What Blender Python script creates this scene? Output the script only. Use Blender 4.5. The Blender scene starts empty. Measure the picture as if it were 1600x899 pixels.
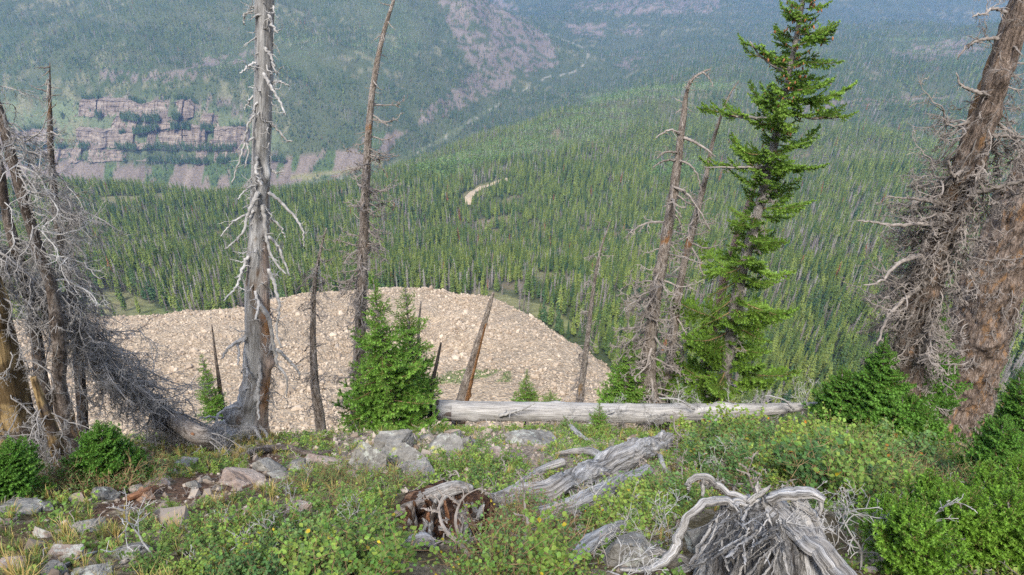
HAZE = 0.000105
import bpy, math, random
import numpy as np
from mathutils import Vector, Matrix

sc = bpy.context.scene
rnd = random.Random(11)
rng = np.random.default_rng(11)
R = math.radians

# ------------------------------------------------------------------ camera
F_PX, CX, CY = 1067.0, 800.0, 449.5          # focal length in photo pixels, photo centre
TH, RO = R(32.0), R(2.5)                     # pitch below the horizon, roll
fw = np.array([0, math.cos(TH), -math.sin(TH)])
r0 = np.array([1.0, 0, 0]); u0 = np.array([0, math.sin(TH), math.cos(TH)])
rt = math.cos(RO) * r0 + math.sin(RO) * u0
up = -math.sin(RO) * r0 + math.cos(RO) * u0
cam = bpy.data.cameras.new('camera'); cam_o = bpy.data.objects.new('camera', cam)
sc.collection.objects.link(cam_o); sc.camera = cam_o
cam.sensor_width = 36; cam.lens = 36 * F_PX / 1600; cam.clip_start = 0.1; cam.clip_end = 30000
m4 = Matrix(((rt[0], up[0], -fw[0], 0), (rt[1], up[1], -fw[1], 0), (rt[2], up[2], -fw[2], 0), (0, 0, 0, 1)))
cam_o.matrix_world = m4

# ------------------------------------------------------------------ world, sun, exposure
SUN_EL, SUN_AZ = R(52), R(-168)              # azimuth measured from +Y towards +X: behind the viewer, on the left
w = bpy.data.worlds.new('World'); sc.world = w; w.use_nodes = True
nt = w.node_tree; nt.nodes.clear()
sky = nt.nodes.new('ShaderNodeTexSky'); sky.sky_type = 'NISHITA'; sky.sun_disc = False
sky.sun_elevation = SUN_EL; sky.sun_rotation = SUN_AZ; sky.dust_density = 4.0; sky.air_density = 1.0; sky.altitude = 3000
hs = nt.nodes.new('ShaderNodeHueSaturation'); hs.inputs['Saturation'].default_value = 0.55   # thin overcast
bg = nt.nodes.new('ShaderNodeBackground'); bg.inputs['Strength'].default_value = 0.12
wo = nt.nodes.new('ShaderNodeOutputWorld')
nt.links.new(sky.outputs[0], hs.inputs['Color']); nt.links.new(hs.outputs[0], bg.inputs[0]); nt.links.new(bg.outputs[0], wo.inputs[0])
sun = bpy.data.lights.new('sun', 'SUN'); sun.energy = 1.4; sun.angle = R(14); sun.color = (1.0, 0.95, 0.87)
sun_o = bpy.data.objects.new('sun', sun); sc.collection.objects.link(sun_o)
sd = Vector((math.sin(SUN_AZ) * math.cos(SUN_EL), math.cos(SUN_AZ) * math.cos(SUN_EL), math.sin(SUN_EL)))
sun_o.rotation_euler = sd.to_track_quat('Z', 'Y').to_euler()
sc.view_settings.view_transform = 'Standard'; sc.view_settings.look = 'None'; sc.view_settings.gamma = 1.0
sc.view_settings.exposure = 2.15
sc.render.engine = 'CYCLES'
cy = sc.cycles
cy.use_denoising = False; cy.max_bounces = 5; cy.diffuse_bounces = 3; cy.glossy_bounces = 1; cy.transmission_bounces = 2
cy.volume_bounces = 0; cy.transparent_max_bounces = 4; cy.use_adaptive_sampling = True; cy.adaptive_threshold = 0.01
cy.caustics_reflective = False; cy.caustics_refractive = False

# ------------------------------------------------------------------ pixels and points
def ray(px, py):
    px = np.asarray(px, float); py = np.asarray(py, float)
    return fw + ((px - CX) / F_PX)[..., None] * rt - ((py - CY) / F_PX)[..., None] * up
def at_y(px, py, Y):                          # point where the line of sight meets the upright plane at distance Y
    d = ray(px, py); return d * (np.asarray(Y, float) / d[..., 1])[..., None]
def to_px(P):
    P = np.asarray(P, float); t = P @ fw; t = np.where(np.abs(t) < 1e-6, 1e-6, t)
    return CX + F_PX * (P @ rt) / t, CY - F_PX * (P @ up) / t, t

# ------------------------------------------------------------------ noise
def _hash(ix, iy, iz, s):
    h = (ix.astype(np.int64) * 374761393 + iy.astype(np.int64) * 668265263 + iz.astype(np.int64) * 2147483647 + s * 974711) & 0xffffffff
    h = ((h ^ (h >> 13)) * 1274126177) & 0xffffffff
    h = h ^ (h >> 16)
    return (h & 0xffffff) / float(0xffffff)
def vnoise(x, y, z=0.0, s=0):
    x = np.asarray(x, float); y = np.asarray(y, float) + 0 * x; z = np.asarray(z, float) + 0 * x
    ix, iy, iz = np.floor(x), np.floor(y), np.floor(z); fx, fy, fz = x - ix, y - iy, z - iz
    fx = fx * fx * (3 - 2 * fx); fy = fy * fy * (3 - 2 * fy); fz = fz * fz * (3 - 2 * fz)
    ix = ix.astype(np.int64); iy = iy.astype(np.int64); iz = iz.astype(np.int64); r = 0
    for a in (0, 1):
        for b in (0, 1):
            for c in (0, 1):
                wt = (fx if a else 1 - fx) * (fy if b else 1 - fy) * (fz if c else 1 - fz)
                r = r + wt * _hash(ix + a, iy + b, iz + c, s)
    return r * 2 - 1
def fbm(x, y, z=0.0, o=4, s=0):
    r = 0; a = 1.0; f = 1.0; t = 0
    for k in range(o):
        r = r + a * vnoise(x * f, y * f, np.asarray(z) * f, s + k * 7); t += a; a *= 0.5; f *= 2.03
    return r / t

# ------------------------------------------------------------------ meshes and objects
def new_mesh(name, V, Fc, mat=None, smooth=False, col=None, mats=None, mi=None):
    """V (n,3); Fc list of arrays of triangles or quads."""
    me = bpy.data.meshes.new(name)
    if not isinstance(Fc, (list, tuple)): Fc = [Fc]
    Fc = [np.asarray(f, dtype=np.int32) for f in Fc if len(f)]
    V = np.asarray(V, dtype=np.float32)
    me.vertices.add(len(V)); me.vertices.foreach_set('co', V.ravel())
    if Fc:
        nl = sum(f.size for f in Fc); npoly = sum(len(f) for f in Fc)
        me.loops.add(nl); me.polygons.add(npoly)
        me.loops.foreach_set('vertex_index', np.concatenate([f.ravel() for f in Fc]))
        tot = np.concatenate([np.full(len(f), f.shape[1], np.int32) for f in Fc])
        st = np.zeros(npoly, np.int32); st[1:] = np.cumsum(tot)[:-1]
        me.polygons.foreach_set('loop_start', st); me.polygons.foreach_set('loop_total', tot)
        if smooth: me.polygons.foreach_set('use_smooth', np.ones(npoly, bool))
        else: me.polygons.foreach_set('use_smooth', np.zeros(npoly, bool))
        if mi is not None: me.polygons.foreach_set('material_index', np.asarray(mi, np.int32))
    if col is not None:
        a = me.color_attributes.new('col', 'FLOAT_COLOR', 'POINT')
        c = np.ones((len(V), 4), np.float32); c[:, :3] = col; a.data.foreach_set('color', c.ravel())
    me.update(calc_edges=True)
    for x in (mats or [mat]):
        if x is not None: me.materials.append(x)
    return me
def put(name, me, parent=None, loc=None):
    o = bpy.data.objects.new(name, me); sc.collection.objects.link(o)
    if loc is not None: o.location = loc
    if parent is not None: o.parent = parent
    return o
def thing(name, label, cat, loc=(0, 0, 0), group=None, me=None):
    o = bpy.data.objects.new(name, me); sc.collection.objects.link(o); o.location = loc
    o['label'] = label; o['category'] = cat
    if group: o['group'] = group
    return o

class MB:                                     # collects geometry for one mesh
    def __init__(s): s.V = []; s.Q = []; s.T = []; s.C = []; s.n = 0
    def add(s, V, Q=None, T=None, c=None):
        V = np.asarray(V, float)
        if Q is not None and len(Q): s.Q.append(np.asarray(Q) + s.n)
        if T is not None and len(T): s.T.append(np.asarray(T) + s.n)
        cc = np.zeros((len(V), 3)); cc[:] = (1, 1, 1) if c is None else c
        s.V.append(V); s.C.append(cc); s.n += len(V)
    def mesh(s, name, mat, smooth=False, origin=None, col=True):
        V = np.concatenate(s.V) if s.V else np.zeros((0, 3))
        if origin is not None: V = V - np.asarray(origin)
        F = []
        if s.Q: F.append(np.concatenate(s.Q))
        if s.T: F.append(np.concatenate(s.T))
        return new_mesh(name, V, F, mat, smooth, np.concatenate(s.C) if col and s.C else None)

def catmull(P, n):
    """n points along a smooth curve through the rows of P (any number of columns)."""
    P = np.asarray(P, float)
    if len(P) == 2: return P[0] + np.linspace(0, 1, n)[:, None] * (P[1] - P[0])
    L = np.r_[0, np.cumsum(np.linalg.norm(np.diff(P[:, :3], axis=0), axis=1))]; t = np.linspace(0, L[-1], n)
    i = np.clip(np.searchsorted(L, t, side='right') - 1, 0, len(P) - 2)
    u = ((t - L[i]) / (L[i + 1] - L[i] + 1e-12))[:, None]
    p1 = P[i]; p2 = P[i + 1]; p0 = P[np.maximum(i - 1, 0)]; p3 = P[np.minimum(i + 2, len(P) - 1)]
    h = (L[i + 1] - L[i])[:, None]
    m1 = (p2 - p0) / (L[i + 1] - L[np.maximum(i - 1, 0)])[:, None] * h
    m2 = (p3 - p1) / (L[np.minimum(i + 2, len(P) - 1)] - L[i])[:, None] * h
    return (2*u**3-3*u**2+1)*p1 + (u**3-2*u**2+u)*m1 + (-2*u**3+3*u**2)*p2 + (u**3-u**2)*m2
def frames(P):
    T = np.gradient(P, axis=0); T /= np.linalg.norm(T, axis=1)[:, None] + 1e-12
    ref = np.array([0, 0, 1.0]) if abs(T[:, 2]).mean() < 0.8 else np.array([0, 1.0, 0])
    A = np.cross(T, ref); A /= np.linalg.norm(A, axis=1)[:, None] + 1e-12
    B = np.cross(T, A)
    return T, A, B
def tube(P, rad, k=6, disp=None, cap=True):
    """quads, tris and vertices of a tapering tube; disp(i_ring, angle_array) scales the radius."""
    P = np.asarray(P, float); n = len(P); rad = np.asarray(rad, float) + np.zeros(n)
    T, A, B = frames(P); a = np.linspace(0, 2 * np.pi, k, endpoint=False)
    rr = rad[:, None] * np.ones((n, k))
    if disp is not None: rr = rr * disp(np.arange(n)[:, None] + 0 * a, a[None, :] + 0 * rr)
    V = P[:, None] + rr[..., None] * (np.cos(a)[None, :, None] * A[:, None] + np.sin(a)[None, :, None] * B[:, None])
    V = V.reshape(-1, 3)
    i = np.arange(n - 1)[:, None] * k; j = np.arange(k)[None]; j2 = (j + 1) % k
    Q = np.stack([i + j, i + j2, i + k + j2, i + k + j], -1).reshape(-1, 4)
    Tt = []
    if cap:
        V = np.vstack([V, P[0], P[-1]]); c0, c1 = n * k, n * k + 1
        jj = np.arange(k)
        Tt = np.vstack([np.stack([jj * 0 + c0, (jj + 1) % k, jj], -1), np.stack([jj * 0 + c1, (n - 1) * k + jj, (n - 1) * k + (jj + 1) % k], -1)])
    return V, Q, Tt

# ------------------------------------------------------------------ materials
def mat_base(name, rough=0.9, spec=0.25):
    m = bpy.data.materials.new(name); m.use_nodes = True; n = m.node_tree
    b = n.nodes['Principled BSDF']; b.inputs['Roughness'].default_value = rough; b.inputs['Specular IOR Level'].default_value = spec
    return m, n, b
def N(nt, typ, **kw):
    x = nt.nodes.new(typ)
    for k, v in kw.items():
        if k in x.inputs: x.inputs[k].default_value = v
        else: setattr(x, k, v)
    return x
def noise_node(nt, vec, scale, detail=5, rough=0.6, dist=0.0):
    x = N(nt, 'ShaderNodeTexNoise'); x.inputs['Scale'].default_value = scale; x.inputs['Detail'].default_value = detail
    x.inputs['Roughness'].default_value = rough; x.inputs['Distortion'].default_value = dist
    if vec is not None: nt.links.new(vec, x.inputs['Vector'])
    return x
def ramp(nt, fac, stops):
    x = nt.nodes.new('ShaderNodeValToRGB'); e = x.color_ramp.elements
    while len(e) < len(stops): e.new(0.5)
    for el, (p, c) in zip(e, stops): el.position = p; el.color = (*c, 1) if len(c) == 3 else c
    nt.links.new(fac, x.inputs[0]); return x
def mixc(nt, a, b, fac, mode='MIX'):
    x = nt.nodes.new('ShaderNodeMix'); x.data_type = 'RGBA'; x.blend_type = mode
    for s, v in ((x.inputs[6], a), (x.inputs[7], b), (x.inputs[0], fac)):
        if isinstance(v, (int, float)): s.default_value = v
        elif isinstance(v, tuple): s.default_value = (*v, 1)
        else: nt.links.new(v, s)
    return x.outputs[2]
def scaled(nt, vec, s):
    x = nt.nodes.new('ShaderNodeMapping'); x.inputs['Scale'].default_value = s; nt.links.new(vec, x.inputs['Vector']); return x.outputs[0]
def bump(nt, b, h, strength=0.5, dist=0.02, prev=None):
    x = nt.nodes.new('ShaderNodeBump'); x.inputs['Strength'].default_value = strength; x.inputs['Distance'].default_value = dist
    nt.links.new(h, x.inputs['Height'])
    if prev is not None: nt.links.new(prev, x.inputs['Normal'])
    nt.links.new(x.outputs[0], b.inputs['Normal']); return x.outputs[0]

def foliage_mat(name, dark, light, rough=0.75, trans=0.0):
    m, n, b = mat_base(name, rough, 0.2)
    oi = n.nodes.new('ShaderNodeObjectInfo'); ca = N(n, 'ShaderNodeVertexColor', layer_name='col')
    r = ramp(n, oi.outputs['Random'], [(0.0, dark), (0.55, tuple((a + c) / 2 for a, c in zip(dark, light))), (1.0, light)])
    c = mixc(n, r.outputs[0], ca.outputs[0], 1.0, 'MULTIPLY'); n.links.new(c, b.inputs['Base Color'])
    return m
M_pine = foliage_mat('pine_needles', (0.058, 0.096, 0.022), (0.172, 0.210, 0.047))
M_spruce = foliage_mat('spruce_needles', (0.028, 0.062, 0.026), (0.075, 0.125, 0.042))
M_aspen = foliage_mat('aspen_leaves', (0.075, 0.135, 0.035), (0.15, 0.22, 0.06))
M_snag = foliage_mat('grey_deadwood', (0.15, 0.12, 0.105), (0.36, 0.32, 0.30))
M_rust = foliage_mat('rust_needles', (0.16, 0.07, 0.03), (0.24, 0.11, 0.05))
M_trunk = foliage_mat('conifer_bark', (0.10, 0.07, 0.05), (0.17, 0.13, 0.10))

# ------------------------------------------------------------------ terrain height
def tps_fit(C, z, lam=0.0):
    d = np.linalg.norm(C[:, None] - C[None], axis=2); K = np.where(d > 0, d * d * np.log(d + 1e-9), 0) + lam * np.eye(len(C))
    Pm = np.c_[np.ones(len(C)), C]; A = np.block([[K, Pm], [Pm.T, np.zeros((3, 3))]])
    return np.linalg.solve(A, np.r_[z, 0, 0, 0])
def tps_eval(C, wt, X):
    out = np.empty(len(X))
    for i in range(0, len(X), 20000):
        x = X[i:i + 20000]; d2 = ((x[:, None] - C[None]) ** 2).sum(2)
        out[i:i + 20000] = (0.5 * d2 * np.log(d2 + 1e-12)) @ wt[:-3] + wt[-3] + x @ wt[-2:]
    return out
CTRL = [  # photo x, photo y, distance: where the ground is seen
 (250,480,205),(800,452,215),(1100,540,175),(1300,600,150),(1300,500,200),(1550,600,150),(1550,450,235),
 (50,440,235),(250,400,290),(550,400,300),(800,400,300),(1050,400,300),(1300,400,300),(1550,340,390),
 (50,350,390),(300,350,400),(550,350,400),(800,350,400),(1050,300,500),(1300,300,480),
 (50,312,560),(300,304,590),(560,290,640),(700,300,545),(700,243,770),(850,250,640),(900,180,900),
 (1050,220,720),(1050,128,1180),(1300,210,760),(1300,130,1120),(1550,230,700),(1550,120,1120),(1180,85,1500),(1400,62,1550),(1600,48,1600),
 # valley floor
 (80,322,930),(300,315,940),(450,292,980),(600,262,1050),(700,212,1200),(800,148,1450),(920,100,1750),(880,62,2030),(800,5,2900),
 # opposite slope
 (0,296,950),(250,292,965),(0,248,1000),(250,250,1010),(450,250,1030),(450,185,1085),(0,152,1070),(250,152,1078),
 (0,75,1220),(250,75,1230),(480,110,1230),(600,180,1180),(620,90,1350),(0,0,1450),(250,0,1450),(520,0,1550),
 (720,110,1450),(720,0,1700),(820,80,1720),(800,25,1850),
 (940,30,2350),(1020,0,2550),(1050,60,2050),(1180,0,2800),(1450,0,2900),(1700,0,3000),
 (-350,330,930),(-350,250,1010),(-350,150,1080),(-350,0,1450),(-350,440,240),(-350,350,400),
 (1950,560,160),(1950,400,300),(1950,210,760),(1950,60,1550),(1950,0,3000)]
_c = np.array([at_y(a, b, c) for a, b, c in CTRL])
_x = [(-120, 60, -104), (-60, 60, -98), (0, 60, -96), (60, 60, -96), (120, 60, -98), (0, 120, -118), (-90, 120, -118), (80, 120, -118),
      (-600, 60, -130), (600, 60, -100), (-2600, 2600, 60), (-1500, 2900, 90), (0, 3600, 60), (1500, 3900, 60), (3200, 3200, 30), (-2600, 4600, 140), (0, 5200, 150), (3000, 5200, 150)]
_c = np.vstack([_c, np.array(_x, float)])
_tc = _c[:, :2] / 1000; _tw = tps_fit(_tc, _c[:, 2])
def base_z(x, y, detail=True):
    X = np.stack([np.ravel(x), np.ravel(y)], 1) / 1000.0
    z = tps_eval(_tc, _tw, X)
    z = np.minimum(z, 175 + 0 * z)
    if detail:
        r = np.hypot(X[:, 0], X[:, 1]) * 1000
        a = np.clip((r - 100) / 900, 0, 1)
        cz = np.exp(-((r - 1060) / 110) ** 4) * (X[:, 0] < -.22); a = a * (1 - .92 * cz)
        z = z + (6 * (1 - .92 * cz) + 22 * a) * fbm(X[:, 0] * 5.5, X[:, 1] * 5.5, 0, 5, 3) * np.clip((r - 120) / 200, 0, 1)
        z = z + (1.2 + 3.5 * a) * fbm(X[:, 0] * 40, X[:, 1] * 40, 0, 3, 9)
        z = z - 10 * a * np.abs(vnoise(X[:, 0] * 7 + 0.3 * X[:, 1], X[:, 1] * 2.2, 0, 31))
    return z.reshape(np.shape(x))

def poly_in(px, py, poly):
    c = np.zeros(np.shape(px), bool); n = len(poly)
    for i in range(n):
        x1, y1 = poly[i]; x2, y2 = poly[(i + 1) % n]
        if y1 == y2: continue
        k = ((y1 > py) != (y2 > py)) & (px < (x2 - x1) * (py - y1) / (y2 - y1) + x1)
        c ^= k
    return c
def seg_dist(px, py, line):
    d = np.full(np.shape(px), 1e9)
    for (x1, y1), (x2, y2) in zip(line[:-1], line[1:]):
        vx, vy = x2 - x1, y2 - y1; t = np.clip(((px - x1) * vx + (py - y1) * vy) / (vx * vx + vy * vy + 1e-9), 0, 1)
        d = np.minimum(d, np.hypot(px - x1 - t * vx, py - y1 - t * vy))
    return d

# rock lobe (talus)
LOBE = [(-400,520,170),(-150,500,180),(60,494,178),(180,490,180),(290,487,182),(370,480,186),(430,462,196),(520,450,205),(640,447,208),(740,456,205),(800,470,196),(835,492,182),(880,522,164),(925,556,148),(985,596,130),(1060,640,114),(1100,700,95)]
_lc = np.array([at_y(a, b, c) for a, b, c in LOBE])
_ls = [(400,560,140),(250,560,140),(550,560,146),(700,560,140),(850,590,124),(740,590,122),(740,620,112),(620,640,108),(600,700,90),(400,700,90),(200,700,90),(0,620,115),(-200,700,90),(850,660,100),(1000,700,90),(450,500,172),(650,500,172),(780,510,160),(300,510,165),(100,520,160)]
_lall = np.vstack([_lc, np.array([at_y(a, b, c) for a, b, c in _ls]), [(-200, 50, -82), (0, 45, -76), (150, 50, -86), (0, 70, -84)]])
_ltc = _lall[:, :2] / 100; _ltw = tps_fit(_ltc, _lall[:, 2], 0.01)
_lpoly = [tuple(p[:2]) for p in _lc] + [(90, 30), (-330, 30)]
def lobe_z(x, y):
    z = tps_eval(_ltc, _ltw, np.stack([x, y], 1) / 100)
    ins = poly_in(x, y, _lpoly); d = seg_dist(x, y, [tuple(p[:2]) for p in _lc]); sdv = np.where(ins, d, -d) + 3.5 * fbm(x / 9, y / 9, 0, 3, 55)
    z = z - 1.6 * np.exp(-(vnoise(x / 17, y / 55, 0, 8) / .16) ** 2) * np.clip(d / 15, 0, 1) + 2.6 * fbm(x / 26, y / 26, 0, 3, 5) * np.clip(d / 20, 0.25, 1) + 0.5 * fbm(x / 5, y / 5, 0, 3, 6)
    z = z - np.where(sdv < 4, (4 - sdv) ** 1.0 * 0.55, 0) * 1.0 + 2.0 * np.clip(1 - np.abs(sdv - 6) / 10, 0, 1) * 0.3
    return z, sdv
def ground_far(x, y):
    b = base_z(x, y); z, sdv = lobe_z(np.ravel(x), np.ravel(y)); near = (np.ravel(y) < 260)
    return np.where(near, np.maximum(b, z), b)

# cover masks, fixed on the ground
SCREE = [[(95,250),(250,262),(275,300),(120,308),(40,290)],[(250,262),(330,255),(360,300),(250,305)],[(300,250),(470,240),(560,235),(580,250),(500,285),(380,300),(330,300)],[(-200,250),(95,250),(60,300),(-200,300)],
         [(560,215),(640,205),(600,240)]]
CLIFFY = [(-200,158),(120,158),(250,150),(300,158),(420,190),(450,230),(300,240),(120,240),(-200,240)]
ROCKY = [[(690,0),(790,0),(860,60),(870,100),(800,130),(700,180),(640,200),(740,110),(700,50)],[(880,10),(960,0),(1130,0),(1110,20),(980,22)],[(880,35),(950,38),(940,60),(890,50)],[(960,50),(1010,35),(1000,60)],
         [(1380,80),(1520,60),(1540,80),(1440,98)],[(300,90),(400,82),(380,100),(300,104)],[(150,115),(300,108),(330,125),(180,130)],[(960,100),(1000,82),(1010,92),(985,110)],[(1230,160),(1480,150),(1480,156),(1240,172)],[(180,150),(340,152),(440,190),(330,178),(150,160)]]
MEADOW = [[(722,304),(745,290),(785,282),(790,287),(762,300),(745,312),(730,314)],[(140,455),(200,458),(250,482),(285,492),(120,500)],[(835,425),(885,428),(880,442),(840,440)],[(740,448),(860,480),(900,510),(880,520),(820,485),(740,460)],
          [(470,283),(600,260),(600,254),(450,278)],[(150,308),(460,292),(480,300),(160,318)],[(1040,560),(1080,560),(1090,590),(1050,590)]]
ASPEN = [[(640,270),(760,225),(900,178),(1000,168),(980,205),(900,235),(760,262),(690,290)],[(900,150),(1150,125),(1180,140),(930,172)],[(1380,60),(1500,60),(1480,90),(1390,80)],[(300,70),(500,60),(520,110),(330,110)],[(1000,260),(1100,250),(1090,280),(1010,285)],[(560,0),(680,20),(640,120),(560,100)]]
RIVER = [(150,322),(300,318),(440,296),(520,282),(600,262),(650,240),(700,212),(760,175),(812,145),(850,122),(900,112),(915,100),(920,85),(905,72),(880,62),(850,52)]
def masks(P):
    """P (n,3) ground points -> dict of 0..1 cover weights; outlines wobble with the ground noise."""
    x, y, _ = to_px(P); wob = 9 * fbm(P[:, 0] / 60, P[:, 1] / 60, 0, 3, 21); wob2 = 7 * fbm(P[:, 0] / 60, P[:, 1] / 60, 0, 3, 25)
    r = np.hypot(P[:, 0], P[:, 1]); sc_ = np.clip(r / 900, 0.3, 1)
    xx = x + wob * sc_; yy = y + 0.5 * wob2 * sc_
    wob3 = 7 * fbm(P[:, 0] / 18, P[:, 1] / 18, 0, 3, 29); xx = xx + wob3 * sc_; yy = yy + .6 * wob3 * sc_
    anyp = lambda L: np.any([poly_in(xx, yy, p) for p in L], axis=0)
    far = r > 880
    return dict(scree=anyp(SCREE) & far, cliff=poly_in(xx, yy, CLIFFY) & far, rocky=anyp(ROCKY) & far, meadow=anyp(MEADOW), aspen=anyp(ASPEN),
                river=seg_dist(x, y, RIVER), px=x, py=y, r=r, far=far)

# terrain sheet: fine where it is near, coarse far away
na, nr = 620, 640
az = np.linspace(R(-58), R(58), na); rr_ = np.exp(np.linspace(math.log(45), math.log(6200), nr))
AZ, RR = np.meshgrid(az, rr_); TX, TY = RR * np.sin(AZ), RR * np.cos(AZ)
TZ = base_z(TX, TY)
P = np.stack([TX.ravel(), TY.ravel(), TZ.ravel()], 1)
mk = masks(P)
soil = np.array([0.105, 0.095, 0.06]); green = np.array([0.055, 0.085, 0.03]); n1 = (fbm(P[:, 0] / 30, P[:, 1] / 30, 0, 4, 41) * 0.5 + 0.5)[:, None]
n2 = (fbm(P[:, 0] / 140, P[:, 1] / 90, 0, 3, 43) * 0.5 + 0.5)[:, None]
col = soil * n1 + green * (1 - n1)
col = np.where(mk['far'][:, None], np.array([0.10, 0.105, 0.055]) * n1 + np.array([0.045, 0.07, 0.028]) * (1 - n1), col)
def lay(m, c):
    global col
    col = np.where(np.asarray(m)[:, None], c, col)
pink = np.array([0.19, 0.155, 0.12]); tan = np.array([0.30, 0.235, 0.16])
lay(mk['cliff'], np.array([0.11, 0.13, 0.065]) * (0.7 + 0.6 * n1))
n3 = fbm(P[:, 0] / 11, P[:, 1] / 11, 0, 3, 47)
lay((fbm(P[:, 0] / 22, P[:, 1] / 22, 0, 2, 65) < -.62) & ~mk['far'], np.array([0.16, 0.135, 0.08]) * (.7 + .5 * n1))
lay(mk['far'] & (n3 > .25) & (n2[:, 0] > .55), np.array([0.15, 0.145, 0.08]) * (.7 + .5 * n1))
lay(mk['rocky'] & (n3 > -.12), pink * (0.6 + 0.6 * n1))
streak = fbm(P[:, 0] / 22, P[:, 1] / 160, 0, 2, 3) + .35 * fbm(P[:, 0] / 7, P[:, 1] / 25, 0, 2, 4) > .02 + np.clip((mk['py'] - 255) / 130, 0, .4)
lay(mk['scree'], np.array([0.195, 0.155, 0.12]) * (0.55 + 0.35 * n1 + .3 * (fbm(P[:, 0] / 9, P[:, 1] / 90, 0, 3, 6)[:, None] + .5)))
lay(mk['scree'] & streak, np.array([0.07, 0.10, 0.035]) * (0.75 + 0.45 * n1))
lay(mk['meadow'], np.array([0.19, 0.175, 0.085]) * (0.7 + 0.5 * n1))
lay(mk['meadow'] & (mk['r'] < 330), np.array([0.25, 0.20, 0.12]) * n1 + np.array([0.10, 0.15, 0.04]) * (1 - n1))
lay((mk['river'] < 4) & (mk['px'] < 780) & mk['far'], np.array([0.10, 0.115, 0.055]) * (.7 + .6 * n1))
lay((mk['river'] < np.where(mk['px'] > 780, .8, .8)) & mk['far'] & (n3 > np.where(mk['px'] > 850, -.6, .05)), np.array([0.26, 0.24, 0.18]))
me = new_mesh('terrain', P, None or [], None) if False else None
idx = np.arange(na * nr).reshape(nr, na)
Q = np.stack([idx[:-1, :-1], idx[:-1, 1:], idx[1:, 1:], idx[1:, :-1]], -1).reshape(-1, 4)
m, n, b = mat_base('forest_floor', 0.95, 0.1)
tc = n.nodes.new('ShaderNodeNewGeometry'); ca = N(n, 'ShaderNodeVertexColor', layer_name='col')
nn = noise_node(n, tc.outputs['Position'], 0.35, 8, 0.7); rp = ramp(n, nn.outputs[0], [(0.3, (0.55, 0.55, 0.55)), (0.7, (1.35, 1.35, 1.35))])
n.links.new(mixc(n, ca.outputs[0], rp.outputs[0], 1.0, 'MULTIPLY'), b.inputs['Base Color']); bump(n, b, nn.outputs[0], 0.8, 1.5)
M_floor = m
o = put('terrain', new_mesh('terrain', P, Q, M_floor, True, col)); o['kind'] = 'structure'

# talus sheet
gx, gy = np.meshgrid(np.linspace(-330, 125, 420), np.linspace(45, 250, 300))
LZ, SD = lobe_z(gx.ravel(), gy.ravel()); BZ = base_z(gx.ravel(), gy.ravel())
LZ = LZ + 0.35 * fbm(gx.ravel() / 1.8, gy.ravel() / 1.8, 0, 2, 77)
LP = np.stack([gx.ravel(), gy.ravel(), LZ], 1)
idx = np.arange(gx.size).reshape(gx.shape)
Q = np.stack([idx[:-1, :-1], idx[:-1, 1:], idx[1:, 1:], idx[1:, :-1]], -1).reshape(-1, 4)
keep = (LZ > BZ - 6)[Q].any(1); Q = Q[keep]
TALC = np.array([0.45, 0.35, 0.245])
fine = np.clip(fbm(gx.ravel() / 20, gy.ravel() / 20, 0, 3, 78) + 0.1, 0, 1)[:, None]
lx, ly, _ = to_px(LP)
patch = ((np.abs(lx - 745) < 55) & (np.abs(ly - 588) < 11) & (fbm(gx.ravel() / 6, gy.ravel() / 6, 0, 2, 5) > -0.1))[:, None]
lc = TALC * (0.72 + 0.25 * fine); lc = np.where(patch, np.array([0.14, 0.16, 0.06]), lc)
m, n, b = mat_base('talus_gravel', 0.95, 0.1)
tc = n.nodes.new('ShaderNodeNewGeometry'); ca = N(n, 'ShaderNodeVertexColor', layer_name='col')
vo = N(n, 'ShaderNodeTexVoronoi', Scale=1.4); n.links.new(tc.outputs['Position'], vo.inputs['Vector'])
rp = ramp(n, vo.outputs['Color'], [(0.1, (0.6, 0.58, 0.55)), (0.9, (1.3, 1.3, 1.28))])
n.links.new(mixc(n, ca.outputs[0], rp.outputs[0], 1.0, 'MULTIPLY'), b.inputs['Base Color']); bump(n, b, vo.outputs['Distance'], 1.0, 0.5)
M_talus = m
used = np.unique(Q); remap = -np.ones(len(LP), int); remap[used] = np.arange(len(used))
o = put('talus_slope', new_mesh('talus_slope', LP[used], remap[Q], M_talus, True, lc[used])); o['kind'] = 'structure'

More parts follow.
